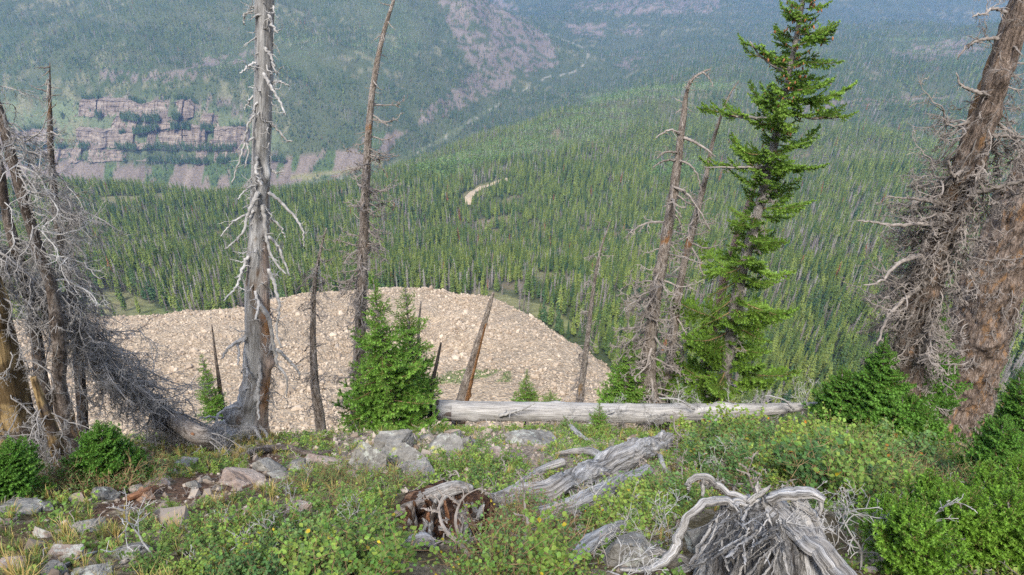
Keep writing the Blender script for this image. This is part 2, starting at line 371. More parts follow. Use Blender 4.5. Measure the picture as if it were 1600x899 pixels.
# ------------------------------------------------------------------ conifer shapes
def conifer(h, wd, levels, per, seed, blades=2, trunk=True, base=0.12, hang=0.35, ragged=0.4, slim=1.0):
    """crown and trunk of a narrow mountain conifer, unit = metre"""
    g = np.random.default_rng(seed); cr = MB()
    for L in range(levels):
        t = (L + 0.5) / levels; z = h * (base + (1 - base) * t * 0.97); rad = wd * (1 - t) ** 0.8 * (0.55 + 0.45 * min(1, t * 5)) * g.uniform(1 - ragged * 0.4, 1 + ragged * 0.4) + 0.12
        n_ = max(3, int(per * (1 - 0.4 * t)))
        for k in range(n_):
            a = 2 * np.pi * (k + g.uniform(-.35, .35)) / n_ + L * 1.3; q = rad * g.uniform(1 - ragged, 1 + ragged * 0.5)
            if g.random() < 0.10: continue
            ca_, sa_ = math.cos(a), math.sin(a); zz = z + g.uniform(-.3, .3) * h / levels; wv = (q * 0.36 + 0.06) * slim; th_ = h / levels * 0.9
            tip = np.array([q * ca_, q * sa_, zz - hang * q]); mid = np.array([0.55 * q * ca_, 0.55 * q * sa_, zz + 0.02 * q])
            c_ = g.uniform(0.7, 1.25); colr = np.array([c_ * g.uniform(.9, 1.1), c_, c_])
            side = np.array([-sa_, ca_, 0]) * wv
            V = [[0, 0, zz + th_ * 0.35], mid + side + [0, 0, -0.18 * q], tip, mid - side + [0, 0, -0.18 * q], mid + [0, 0, th_ * 0.35]]
            T = [[0, 1, 4], [1, 2, 4], [2, 3, 4], [3, 0, 4]]
            if blades > 1:
                V += [tip * 0.8 + np.array([0, 0, -th_ * 0.7 + .2 * zz])]; T += [[1, 5, 2], [3, 2, 5]]
            cr.add(V, T=T, c=colr)
    cr.add([[0, 0, h * 1.03], [0.1, 0.05, h * .9], [-.1, .05, h * .9], [0, -.12, h * .9]], T=[[0, 1, 2], [0, 2, 3], [0, 3, 1]])
    tr = MB(); V, Q_, T_ = tube([[0, 0, -0.8], [0, 0, h * .4], [0, 0, h * .97]], [0.16, 0.11, 0.02], 5); tr.add(V, Q_, T_)
    return cr, tr
def snag(h, wd, seed, nb=26, bw=0.06):
    g = np.random.default_rng(seed); tr = MB(); ln = g.uniform(-.3, .3, 2)
    V, Q_, T_ = tube([[0, 0, -0.8], [ln[0] * .4, ln[1] * .4, h * .5], [ln[0], ln[1], h]], [0.2, 0.14, 0.03], 5); tr.add(V, Q_, T_)
    br = MB()
    for k in range(nb):
        t = g.uniform(0.15, 0.97); a = g.uniform(0, 6.28); q = wd * (1 - t) ** .7 * g.uniform(.4, 1.1) + .15; z = t * h
        d = np.array([math.cos(a), math.sin(a), 0]); s_ = np.array([-d[1], d[0], 0]) * bw; c0 = np.array([ln[0] * t, ln[1] * t, z])
        tip = c0 + d * q + [0, 0, -0.35 * q]
        br.add([c0 + s_, c0 - s_, tip, c0 + [0, 0, .09]], T=[[0, 1, 2], [0, 2, 3], [1, 3, 2]], c=g.uniform(.7, 1.2))
        for u in (0.5, 0.75):
            pp = c0 + (tip - c0) * u; br.add([pp, pp + [0, 0, -.05], pp + s_ * g.uniform(-9, 9) + [0, 0, -g.uniform(.15, .5)]], T=[[0, 1, 2]], c=g.uniform(.7, 1.2))
    return br, tr
def aspen(h, seed, nl=120):
    g = np.random.default_rng(seed); cr = MB()
    for k in range(nl):
        u = g.normal(size=3); u /= np.linalg.norm(u); u *= g.uniform(.55, 1) ** .5
        p = np.array([u[0] * 1.5, u[1] * 1.5, h * .62 + u[2] * h * .36]); s_ = .38
        A = g.normal(size=(3, 3)) * s_; cr.add(p + A, T=[[0, 1, 2]], c=g.uniform(.75, 1.25))
    tr = MB(); V, Q_, T_ = tube([[0, 0, -0.5], [0, 0, h * .8]], [0.12, 0.04], 5); tr.add(V, Q_, T_, c=(2.2, 2.2, 2.0))
    return cr, tr
def joined(cr, tr, mc, mt, name):
    V = np.concatenate(cr.V + tr.V); C = np.concatenate(cr.C + tr.C); Fq = []; mi = []
    nT = np.concatenate(cr.T) if cr.T else np.zeros((0, 3), int); Fq.append(nT); mi.append(np.zeros(len(nT), int))
    q = np.concatenate(tr.Q) + cr.n; Fq.append(q); mi.append(np.ones(len(q), int))
    t_ = np.concatenate(tr.T) + cr.n; Fq.append(t_); mi.append(np.ones(len(t_), int))
    return new_mesh(name, V, Fq, None, False, C, [mc, mt], np.concatenate(mi))
def proto_collection(name, meshes):
    c = bpy.data.collections.new(name)
    for i, me_ in enumerate(meshes):
        o_ = bpy.data.objects.new('%s_%02d' % (name, i), me_); c.objects.link(o_)
    return c
def scatter(name, pts, idx_, rot, scl, coll):
    me_ = bpy.data.meshes.new(name); me_.vertices.add(len(pts)); me_.vertices.foreach_set('co', np.asarray(pts, np.float32).ravel())
    a = me_.attributes.new('idx', 'INT', 'POINT'); a.data.foreach_set('value', np.asarray(idx_, np.int32))
    a = me_.attributes.new('rot', 'FLOAT_VECTOR', 'POINT'); a.data.foreach_set('vector', np.asarray(rot, np.float32).ravel())
    a = me_.attributes.new('scl', 'FLOAT_VECTOR', 'POINT'); a.data.foreach_set('vector', np.asarray(scl, np.float32).ravel())
    me_.update(); o_ = put(name, me_); o_['kind'] = 'stuff'
    g = bpy.data.node_groups.new(name, 'GeometryNodeTree')
    g.interface.new_socket('Geometry', in_out='INPUT', socket_type='NodeSocketGeometry'); g.interface.new_socket('Geometry', in_out='OUTPUT', socket_type='NodeSocketGeometry')
    gi = g.nodes.new('NodeGroupInput'); go = g.nodes.new('NodeGroupOutput'); ip = g.nodes.new('GeometryNodeInstanceOnPoints'); ci = g.nodes.new('GeometryNodeCollectionInfo')
    ci.inputs['Collection'].default_value = coll; ci.inputs['Separate Children'].default_value = True; ci.inputs['Reset Children'].default_value = True
    def attr(nm, ty):
        x = g.nodes.new('GeometryNodeInputNamedAttribute'); x.data_type = ty; x.inputs['Name'].default_value = nm
        return x.outputs['Attribute']
    g.links.new(gi.outputs[0], ip.inputs['Points']); g.links.new(ci.outputs[0], ip.inputs['Instance']); ip.inputs['Pick Instance'].default_value = True
    g.links.new(attr('idx', 'INT'), ip.inputs['Instance Index']); g.links.new(attr('scl', 'FLOAT_VECTOR'), ip.inputs['Scale'])
    er = g.nodes.new('FunctionNodeEulerToRotation'); g.links.new(attr('rot', 'FLOAT_VECTOR'), er.inputs[0]); g.links.new(er.outputs[0], ip.inputs['Rotation'])
    g.links.new(ip.outputs[0], go.inputs[0])
    md = o_.modifiers.new('scatter', 'NODES'); md.node_group = g
    return o_

# prototypes: near (fine) and far (coarse)
near_live = [conifer(12, 1.25 + .15 * k, 34, 13, 100 + k, hang=.25, slim=.55) for k in range(5)]
near_dead = [snag(11.5, 1.15, 150 + k, 170, .05) for k in range(4)]
mid_meshes = [joined(*conifer(12, 1.35 + .12 * k, 18, 8, 200 + k, slim=.8), M_pine, M_trunk, 'conifer') for k in range(4)]
mid_meshes += [joined(*conifer(13, 1.6, 12, 6, 220 + k), M_spruce, M_trunk, 'conifer') for k in range(2)]
mid_meshes += [joined(*snag(11.5, 1.2, 240 + k, 60, .07), M_snag, M_snag, 'snag') for k in range(3)]
mid_meshes += [joined(*conifer(11, 1.4, 12, 6, 250), M_rust, M_trunk, 'conifer')]
mid_meshes += [joined(*aspen(9.5, 260 + k), M_aspen, M_snag, 'aspen') for k in range(2)]
far_meshes = [joined(*conifer(12, 1.8 + .15 * k, 6, 5, 300 + k, 1, ragged=.3), M_pine, M_trunk, 'conifer') for k in range(3)]
far_meshes += [joined(*conifer(12, 1.8, 6, 5, 310 + k, 1, ragged=.3), M_spruce, M_trunk, 'conifer') for k in range(3)]
far_meshes += [joined(*snag(11, 1.3, 320 + k, 26, .13), M_snag, M_snag, 'snag') for k in range(3)]
far_meshes += [joined(*conifer(11, 1.5, 6, 5, 330, 1), M_rust, M_trunk, 'conifer')]
far_meshes += [joined(*aspen(9, 340 + k, 40), M_aspen, M_snag, 'aspen') for k in range(2)]
C_mid = proto_collection('mid_tree', mid_meshes); C_far = proto_collection('far_tree', far_meshes)

def candidates():
    out = []
    for (ra, rb, s_) in ((120, 420, 2.6), (420, 800, 3.3), (800, 1500, 4.9), (1500, 3400, 6.6)):
        xs = np.arange(-rb * .95, rb * .95, s_); ys = np.arange(ra * .5, rb, s_)
        X, Y_ = np.meshgrid(xs, ys); X = X.ravel() + rng.uniform(-.5, .5, X.size) * s_; Y_ = Y_.ravel() + rng.uniform(-.5, .5, Y_.size) * s_
        r_ = np.hypot(X, Y_); k = (r_ >= ra) & (r_ < rb) & (np.abs(X) < Y_ * .88 + 40); out.append(np.stack([X[k], Y_[k]], 1))
    return np.concatenate(out)
XY = candidates(); Z = base_z(XY[:, 0], XY[:, 1]); FP = np.c_[XY, Z]
fm = masks(FP)
vis = (fm['px'] > -60) & (fm['px'] < 1660) & (fm['py'] > -60) & (fm['py'] < 720)
lz, lsd = lobe_z(FP[:, 0], FP[:, 1]); on_lobe = (lz > Z - 0.6) & (FP[:, 1] < 260)
# hide what the near ground's own shape hides: march a coarse line of sight
def hidden(Pn):
    h = np.zeros(len(Pn), bool)
    for t in np.linspace(0.25, 0.97, 22):
        q = Pn * t; zt = base_z(q[:, 0], q[:, 1], False); h |= (zt - (q[:, 2] + 14 * t) > 4) & (q[:, 1] > 150)
    return h
p = np.full(len(FP), 0.93)
dens = fbm(FP[:, 0] / 45, FP[:, 1] / 45, 0, 3, 61); gap = fbm(FP[:, 0] / 22, FP[:, 1] / 22, 0, 2, 65)
p *= np.where(gap < -0.62, 0.15, np.where(gap < -0.42, 0.5, 1))
farm = fm['far']; big = fbm(FP[:, 0] / 150, FP[:, 1] / 80, 0, 4, 67)
p = np.where(farm & (fm['py'] > 60) & (fm['px'] < 880), p * np.clip(1.15 + 1.9 * big + .5 * dens, 0.30, 1), p)
p = np.where(farm & ~((fm['py'] > 60) & (fm['px'] < 880)), p * np.clip(1.15 + 1.2 * big, 0.25, 1), p)
p = np.where(fm['cliff'], np.where(big + .4 * dens > -.1, .85, .25), p)
p = np.where(fm['rocky'], 0.40 + .35 * (dens > .05), p)
p = np.where(fm['scree'], np.where(fbm(FP[:, 0] / 22, FP[:, 1] / 160, 0, 2, 3) > .02 + np.clip((fm['py'] - 255) / 130, 0, .4), .75, .03), p)
p = np.where(fm['meadow'], np.where(fm['r'] < 330, .02, .03), p)
p = np.where((fm['river'] < np.where(fm['px'] > 780, 1.8, 2.2)) & farm, 0.2, p)
p = np.where(on_lobe, 0, p)
ROAD = [(732, 322), (731, 314), (738, 304), (752, 295), (772, 288), (798, 282)]
road_d = seg_dist(fm['px'], fm['py'], ROAD); p = np.where(road_d < 2.6, 0, p)
sel = vis & (rng.random(len(FP)) < p) & ~hidden(FP)
FP = FP[sel]; fm = {k: v[sel] for k, v in fm.items()}
nT_ = len(FP); u = rng.random(nT_); dn = fbm(FP[:, 0] / 35, FP[:, 1] / 35, 0, 3, 71)
deadp = np.clip(0.20 + 0.36 * dn, 0.03, 0.5) + 0.20 * (fm['px'] > 1080) * (fm['r'] < 420) * (dn > -.1) + .12 * (fm['px'] < 450) * (fm['r'] < 400) + .06 * fm['far']
kind = np.where(u < deadp, 1, np.where(u < deadp + 0.006, 2, 0))
kind = np.where(fm['aspen'] & (rng.random(nT_) < .75), 3, kind)
farsp = (rng.random(nT_) < np.where(fm['far'], .75, .12))
hgtn = fbm(FP[:, 0] / 30, FP[:, 1] / 30, 0, 3, 73); sc1 = rng.uniform(0.50, 1.0, nT_) * (1 + .35 * hgtn) * np.where(fm['far'], 1.0, 1.0) * np.where(fm['r'] < 330, .9, 1)
order = np.argsort(fm['r'])
scr = np.c_[sc1 * rng.uniform(.75, 1.35, nT_), sc1 * rng.uniform(.75, 1.35, nT_), sc1]
rot = np.c_[rng.normal(0, .035, nT_), rng.normal(0, .035, nT_), rng.uniform(0, 6.28, nT_)]
inframe = (fm['px'] > -10) & (fm['px'] < 1610) & (fm['py'] > 0) & (fm['py'] < 650)
near_live_i = [i for i in order if kind[i] in (0, 2, 3) and inframe[i]][:300]
near_dead_i = [i for i in order if kind[i] == 1 and inframe[i]][:300]
taken = np.zeros(nT_, bool); taken[near_live_i] = True; taken[near_dead_i] = True
mats_near = [M_pine, M_spruce, M_rust]
live_me = [[cr.mesh('crown', mm) for (cr, tr) in near_live] for mm in mats_near]
trunk_me = [tr.mesh('trunk', M_trunk) for (cr, tr) in near_live]
asp = aspen(9, 77, 260); asp_me = (asp[0].mesh('crown', M_aspen), asp[1].mesh('trunk', M_snag))
dead_me = [(br.mesh('branches', M_snag), tr.mesh('trunk', M_snag)) for (br, tr) in near_dead]
for k, i in enumerate(near_live_i + near_dead_i):
    kd = kind[i]; v = k % 5
    if kd == 1: a_, b_ = dead_me[k % 4]; nm, lb, ct, gr, pn = 'dead_pine', 'bare grey standing dead pine in the forest beyond the rock lobe', 'dead tree', 'standing dead trees in the nearest forest', 'branches'
    elif kd == 3: a_, b_ = asp_me; nm, lb, ct, gr, pn = 'aspen_tree', 'pale green aspen in the forest beyond the rock lobe', 'tree', 'aspens in the nearest forest', 'crown'
    elif kd == 2: a_, b_ = live_me[2][v], trunk_me[v]; nm, lb, ct, gr, pn = 'pine_tree', 'rust brown dying pine in the forest beyond the rock lobe', 'tree', 'rust coloured pines in the nearest forest', 'crown'
    else: a_, b_ = live_me[1 if farsp[i] else 0][v], trunk_me[v]; nm, lb, ct, gr, pn = 'pine_tree', 'narrow green conifer in the forest beyond the rock lobe', 'tree', 'green conifers in the nearest forest', 'crown'
    t = thing(nm, lb, ct, FP[i], gr); t.rotation_euler = rot[i]; t.scale = scr[i]
    put(pn, a_, t); put('trunk', b_, t)
rest = ~taken
isfar = fm['r'] > 640
im = np.where(kind == 1, 6 + rng.integers(0, 3, nT_), np.where(kind == 2, 9, np.where(kind == 3, 10 + rng.integers(0, 2, nT_), np.where(farsp, 4 + rng.integers(0, 2, nT_), rng.integers(0, 4, nT_)))))
jf = np.where(kind == 1, 6 + rng.integers(0, 3, nT_), np.where(kind == 2, 9, np.where(kind == 3, 10 + rng.integers(0, 2, nT_), np.where(farsp, 3 + rng.integers(0, 3, nT_), rng.integers(0, 3, nT_)))))
k1 = rest & ~isfar; k2 = rest & isfar
scatter('forest', FP[k1], im[k1], rot[k1], scr[k1], C_mid)
scatter('distant_forest', FP[k2], jf[k2], rot[k2], scr[k2], C_far)
print('TREES', nT_, k1.sum(), k2.sum())

# dirt track in the clearing
def hit_far(px, py):
    d = ray(px, py); lo, prev = 100.0, None
    ts = np.exp(np.linspace(math.log(120), math.log(4000), 900)); Pp = d[None] * ts[:, None]; zz = base_z(Pp[:, 0], Pp[:, 1])
    k_ = np.argmax(zz > Pp[:, 2]); return Pp[k_]
rp_ = catmull([hit_far(a, c) for a, c in ROAD], 60)
T_, A_, B_ = frames(rp_); sd_ = np.cross(T_, [0, 0, 1.0]); sd_ /= np.linalg.norm(sd_, axis=1)[:, None]
W_ = np.linspace(-3.0, 3.0, 5); V = rp_[:, None] + sd_[:, None] * W_[None, :, None]
V = V.reshape(-1, 3); V[:, 2] = base_z(V[:, 0], V[:, 1]) + 0.9
idx = np.arange(len(V)).reshape(60, 5); Q = np.stack([idx[:-1, :-1], idx[1:, :-1], idx[1:, 1:], idx[:-1, 1:]], -1).reshape(-1, 4)
m, n, b = mat_base('dirt_track', 0.95, 0.1); g_ = n.nodes.new('ShaderNodeNewGeometry'); nn = noise_node(n, g_.outputs['Position'], .5, 4)
n.links.new(ramp(n, nn.outputs[0], [(0.3, (0.30, 0.23, 0.155)), (0.7, (0.44, 0.35, 0.24))]).outputs[0], b.inputs['Base Color'])
o = put('dirt_road', new_mesh('dirt_road', V, Q, m, True)); o['kind'] = 'structure'

# ------------------------------------------------------------------ cliffs: three ledges of layered rock across the valley
m, n, b = mat_base('cliff_rock', 0.9, 0.15)
g_ = n.nodes.new('ShaderNodeNewGeometry'); v1 = scaled(n, g_.outputs['Position'], (0.03, 0.03, 0.28)); n1_ = noise_node(n, v1, 1.0, 6, .65)
v2 = scaled(n, g_.outputs['Position'], (0.22, 0.22, 0.03)); n2_ = noise_node(n, v2, 1.0, 5, .6)
c1 = ramp(n, n1_.outputs[0], [(0.3, (0.13, 0.10, 0.075)), (0.5, (0.205, 0.16, 0.12)), (0.62, (0.29, 0.235, 0.175)), (0.75, (0.16, 0.125, 0.095))])
c2 = ramp(n, n2_.outputs[0], [(0.3, (0.62, 0.62, 0.62)), (0.65, (1.12, 1.12, 1.12))])
n.links.new(mixc(n, c1.outputs[0], c2.outputs[0], 1.0, 'MULTIPLY'), b.inputs['Base Color']); bump(n, b, n2_.outputs[0], 1.0, 3.0)
M_cliff = m
def cliff(x0, x1, top, bot, seed, gaps=0.0):
    """top, bot: photo rows (functions of photo x) between which the wall stands on the hillside"""
    nu, nv = 700, 20; us = np.linspace(x0, x1, nu); base = np.array([hit_far(a, bot(a)) for a in us[::6]]); base = np.array([np.interp(us, us[::6], base[:, k]) for k in range(3)]).T
    yb = base[:, 1]
    d = ray(us, np.array([top(a) for a in us])); ztop = d[:, 2] * ((yb + 6) / d[:, 1])
    hgt = np.maximum(ztop - base[:, 2], 1) * (0.82 + .26 * fbm(us / 20, 0 * us, 0, 4, seed))
    ends = np.clip(np.minimum(us - x0, x1 - us) / 12, 0.1, 1); hgt = hgt * ends * np.where(vnoise(us / 22, 0 * us + 4, 0, seed) < -0.6 + gaps, .25, 1)
    V = np.zeros((nv + 2, nu, 3)); lx_ = base[:, 0]
    for j in range(nv + 2):
        v = min(j / (nv - 1), 1.0); off = 9 * v
        step = 7 * np.floor(v * 4.99) / 4 + 1.2 * (np.floor(v * 10) % 2)
        blocky = 3.2 * (np.floor(3 * vnoise(lx_ / 9, 0 * us + np.floor(v * 3) * .35, 0, seed)) / 3) + 1.6 * vnoise(lx_ / 2.6, 0 * us + v * 3, 0, seed + 1) + 4 * vnoise(lx_ / 40, 0 * us, 0, seed + 2)
        V[j] = np.stack([lx_, yb + off + step - blocky - 11, base[:, 2] - 5 + (hgt + 5) * v], 1)
    V[nv, :, 1] += 14; V[nv, :, 2] += 1.0; V[nv + 1, :, 1] += 30; V[nv + 1, :, 2] -= 6
    CL.append(V[nv, ::2] + [0, -6, -1.0]); CL.append(V[0, ::2] + [0, -2.5, 2.5]); CL.append(V[0, 1::2] + [0, -6, 0])
    idx = np.arange(V.shape[0] * nu).reshape(V.shape[0], nu); Q = np.stack([idx[:-1, :-1], idx[:-1, 1:], idx[1:, 1:], idx[1:, :-1]], -1).reshape(-1, 4)
    o_ = put('cliff', new_mesh('cliff', V.reshape(-1, 3), Q, M_cliff, False)); o_['kind'] = 'structure'
CL = []
W = lambda x, a, f, s: a * math.sin(x / f + s)
cliff(104, 310, lambda x: 156 + W(x, 2, 33, 1), lambda x: 177 + W(x, 3, 31, 0), 1, 0)
cliff(170, 350, lambda x: 180 + W(x, 3, 37, 2), lambda x: 196 + W(x, 3, 29, 1), 2, .25)
cliff(-120, 395, lambda x: 201 + W(x, 3, 37, 2), lambda x: 224 + W(x, 2, 39, 0), 6, 0)
cliff(40, 455, lambda x: 232 + W(x, 2, 37, 2), lambda x: 245 + W(x, 2, 39, 0), 5, .1)
CP = np.concatenate(CL); CP = np.concatenate([CP, CP + rng.normal(0, 3, CP.shape) * [1, .3, 0]]); kc = (fbm(CP[:, 0] / 16, CP[:, 2] / 16, 0, 2, 8) > -.08) & (rng.random(len(CP)) < .95); CP = CP[kc]; ncp = len(CP)
scatter('cliff_trees', CP, np.where(rng.random(ncp) < .15, 6, rng.integers(3, 6, ncp)), np.c_[np.zeros((ncp, 2)), rng.uniform(0, 6.28, ncp)], rng.uniform(.5, 1.1, ncp)[:, None] * np.ones(3), C_far)
# ------------------------------------------------------------------ boulders of the rock lobe
def rock_mesh(seed, name='boulder', cuts=9, flat=1.0, sub=2, mat=None):
    import bmesh
    g = np.random.default_rng(seed); bm = bmesh.new(); bmesh.ops.create_icosphere(bm, subdivisions=sub, radius=1.0)
    V = np.array([v.co[:] for v in bm.verts]); T = np.array([[v.index for v in f.verts] for f in bm.faces]); bm.free()
    for k in range(cuts):
        nrm = g.normal(size=3); nrm /= np.linalg.norm(nrm); d = g.uniform(.45, .8); s_ = V @ nrm
        V = V - np.maximum(s_ - d, 0)[:, None] * nrm
    V *= g.uniform(.75, 1.25, 3) * [1, 1, .75 * flat]
    V *= 1 + .05 * fbm(V[:, 0] * 3, V[:, 1] * 3, V[:, 2] * 3, 2, seed)[:, None]
    return V, T
M_boulder = foliage_mat('boulder_rock', (0.255, 0.19, 0.13), (0.48, 0.39, 0.29), .9)
bm_ = []
for k in range(10):
    V, T = rock_mesh(400 + k, sub=1, cuts=7); bm_.append(new_mesh('boulder', V, T, M_boulder, False, np.ones((len(V), 3))))
C_rock = proto_collection('talus_rock', bm_)
nb = 96000
bx = rng.uniform(-250, 110, nb * 2); by = rng.uniform(60, 225, nb * 2); bz, bs = lobe_z(bx, by); BP = np.c_[bx, by, bz]
ppx, ppy, _ = to_px(BP); bb = base_z(bx, by)
coarse = fbm(bx / 16, by / 16, 0, 3, 91)
fineZone = np.clip(1 - np.hypot((ppx - 690) / 190, (ppy - 615) / 45), 0, 1)
ok = (bz > bb - .3) & (ppx > -30) & (ppx < 1120) & (ppy < 730) & (rng.random(len(bx)) < .93 - .2 * (coarse < -.1)) & (bs > -25)
BP = BP[ok]; coarse = coarse[ok]; fineZone = fineZone[ok]; nb = len(BP)
sz = 0.122 * np.exp(rng.normal(0, .68, nb)) * (1 + .75 * np.clip(coarse, -.6, 1)) * (1 - .45 * np.minimum(1, fineZone * 2)); sz = np.clip(sz, .10, 2.2)
brot = rng.uniform(0, 6.28, (nb, 3)); BP[:, 2] += sz * .1
bsc = sz[:, None] * rng.uniform(.75, 1.3, (nb, 3)); bi = rng.integers(0, 10, nb)
ppx, ppy, tt = to_px(BP); inf = (ppx > 100) & (ppx < 1000) & (ppy < 690)
big_i = np.argsort(-(sz / tt) * inf)[:300]; tk = np.zeros(nb, bool); tk[big_i] = True
for i in big_i:
    t = thing('boulder', 'pale boulder lying proud among the broken rocks of the lobe', 'boulder', BP[i], 'larger boulders on the rock lobe', bm_[bi[i]]); t.rotation_euler = brot[i]; t.scale = bsc[i]
scatter('talus_rubble', BP[~tk], bi[~tk], brot[~tk], bsc[~tk], C_rock)
print('ROCKS', nb)

# =================================================================== near hillside
_ex = [-12, -9, -7, -5, -3.1, -1.1, 1.2, 6, 9, 14]; _ey = [5.4, 5.6, 6.1, 7.2, 7.8, 9.0, 10.2, 10.2, 9.2, 9.0]
def near_z(x, y, fine=True):
    x = np.asarray(x, float); y = np.asarray(y, float)
    ye = np.interp(x, _ex, _ey) + .25 * vnoise(x * 1.1, 0 * x, 0, 3)
    z = -1.52 - .82 * y + .004 * np.clip(y, 0, 14) ** 2
    d = (y - ye) / .35; z = z - .80 * .35 * np.where(d > 20, d, np.log1p(np.exp(np.minimum(d, 20))))
    z = z + .13 * fbm(x / 1.6, y / 1.6, 0, 3, 13) * np.clip((y - 1) / 2, 0.2, 1)
    z = z - np.where(y < 0, .35 * y, 0)
    if fine: z = z + .035 * fbm(x * 2.6, y * 2.6, 0, 3, 14)
    return z
def g_hit(px, py, lo=1.2, hi=16):
    d = ray(px, py); Y_ = np.linspace(lo, hi, 1500); Pp = d[None] / d[1] * Y_[:, None]
    zz = near_z(Pp[:, 0], Pp[:, 1]); k = np.argmax(zz >= Pp[:, 2])
    return Pp[k] if (zz >= Pp[:, 2]).any() else Pp[-1]
def grid_axis(a, b, c, d, s, g=1.12):
    mid = list(np.arange(b, c, s)); L = []; q = b; st = s
    while q > a: st *= g; q -= st; L.append(q)
    H = []; q = c; st = s
    while q < d: H.append(q); st *= g; q += st
    return np.array(L[::-1] + mid + H)
gxx, gyy = np.meshgrid(grid_axis(-45, -9.5, 9.5, 45, .055), grid_axis(-12, 1.6, 11, 75, .045))
NP = np.stack([gxx.ravel(), gyy.ravel(), near_z(gxx.ravel(), gyy.ravel())], 1)
npx, npy, _ = to_px(NP)
q1 = (fbm(NP[:, 0] * 1.1, NP[:, 1] * 1.1, 0, 4, 51) * .5 + .5)[:, None]; q2 = (fbm(NP[:, 0] * 5, NP[:, 1] * 5, 0, 3, 52) * .5 + .5)[:, None]
ncol = np.array([0.17, 0.115, 0.07]) * q1 + np.array([0.10, 0.095, 0.045]) * (1 - q1)
ncol = np.where(q2 > .58, np.array([0.24, 0.20, 0.14]), ncol)
dirt = (seg_dist(npx, npy, [(170, 800), (330, 765), (420, 735)]) < 26 + 10 * q2[:, 0])[:, None]; ncol = np.where(dirt & (q2 < .62), np.array([0.14, 0.088, 0.06]), ncol)
grav = ((npx > 520) & (npx < 900) & (npy > 672) & (npy < 735))[:, None]; ncol = np.where(grav, np.array([0.27, 0.225, 0.18]) * (.6 + .7 * q2), ncol)
m, n, b = mat_base('hill_soil', 0.95, 0.1); g_ = n.nodes.new('ShaderNodeNewGeometry'); ca = N(n, 'ShaderNodeVertexColor', layer_name='col')
a1 = noise_node(n, g_.outputs['Position'], 18, 8, .7); a2 = N(n, 'ShaderNodeTexVoronoi', Scale=45.0); n.links.new(g_.outputs['Position'], a2.inputs['Vector'])
rp = ramp(n, a1.outputs[0], [(.3, (.45, .42, .4)), (.7, (1.5, 1.45, 1.4))]); c_ = mixc(n, ca.outputs[0], rp.outputs[0], 1.0, 'MULTIPLY')
rp2 = ramp(n, a2.outputs['Color'], [(.2, (.7, .7, .7)), (.8, (1.3, 1.3, 1.3))]); n.links.new(mixc(n, c_, rp2.outputs[0], 1.0, 'MULTIPLY'), b.inputs['Base Color'])
bump(n, b, a1.outputs[0], 1.0, .05)
idx = np.arange(gxx.size).reshape(gxx.shape); Q = np.stack([idx[:-1, :-1], idx[:-1, 1:], idx[1:, 1:], idx[1:, :-1]], -1).reshape(-1, 4)
o = put('ground', new_mesh('ground', NP, Q, m, True, ncol)); o['kind'] = 'structure'

# ------------------------------------------------------------------ wood, bark, rock and leaf materials
def wood_mat(name, cols, crack=0.6, scale=(9, 9, 1.2), fine=(40, 40, 3), patch=None, rough=.85, bumpd=.02, pscale=(3, 3, 1.5), pth=(.55, .62), attr='grain'):
    m, n, b = mat_base(name, rough, .2)
    at = N(n, 'ShaderNodeAttribute', attribute_name=attr); v = at.outputs['Vector']; ca = N(n, 'ShaderNodeVertexColor', layer_name='col')
    n1 = noise_node(n, scaled(n, v, scale), 1, 6, .65, .4); n2 = noise_node(n, scaled(n, v, fine), 1, 5, .6, .2)
    st = [(.28 + .44 * i / (len(cols) - 1), c) for i, c in enumerate(cols)]
    c = ramp(n, n1.outputs[0], st).outputs[0]
    c = mixc(n, c, ramp(n, n2.outputs[0], [(.32, (1 - crack,) * 3), (.55, (1.08,) * 3)]).outputs[0], 1.0, 'MULTIPLY')
    if patch:
        n3 = noise_node(n, scaled(n, v, pscale), 1, 4, .6, .3); c = mixc(n, c, patch, ramp(n, n3.outputs[0], [(pth[0], (0, 0, 0)), (pth[1], (1, 1, 1))]).outputs[0])
    c = mixc(n, c, ca.outputs[0], 1.0, 'MULTIPLY'); n.links.new(c, b.inputs['Base Color'])
    p = bump(n, b, n2.outputs[0], .9, bumpd); bump(n, b, n1.outputs[0], .9, bumpd * 2.5, p)
    return m
M_grey = wood_mat('weathered_grey_wood', [(.14, .125, .112), (.29, .278, .265), (.40, .39, .378), (.50, .492, .482)], .5, patch=(.17, .12, .085), pscale=(4, 4, 1.6), pth=(.56, .66))
M_silver = wood_mat('silver_driftwood', [(.12, .105, .09), (.29, .27, .25), (.43, .41, .39), (.56, .54, .52)], .75, scale=(14, 14, 1.0), fine=(70, 70, 3))
M_stump = wood_mat('splintered_grey_wood', [(.05, .042, .036), (.17, .155, .14), (.30, .285, .265), (.44, .425, .405)], .8, scale=(20, 20, 1.4), fine=(90, 90, 4), bumpd=.04)
M_log = wood_mat('log_wood', [(.22, .205, .19), (.36, .34, .32), (.44, .425, .405)], .5, scale=(9, 9, .6), fine=(60, 60, 2.0))
M_bark = wood_mat('brown_flaking_bark', [(.085, .068, .055), (.235, .19, .155), (.38, .325, .28), (.50, .45, .41)], .6, scale=(22, 22, 5), fine=(70, 70, 20), patch=(.36, .17, .065), pth=(.60, .68), bumpd=.03)
M_barkgrey = wood_mat('grey_brown_bark', [(.09, .072, .06), (.20, .165, .14), (.33, .29, .255), (.44, .40, .365)], .6, scale=(18, 18, 6), fine=(70, 70, 20), patch=(.30, .20, .11), pth=(.60, .70), bumpd=.03)
M_bark_live = wood_mat('live_spruce_bark', [(.14, .12, .10), (.29, .26, .23), (.42, .38, .345)], .5, scale=(26, 26, 12), fine=(90, 90, 40))
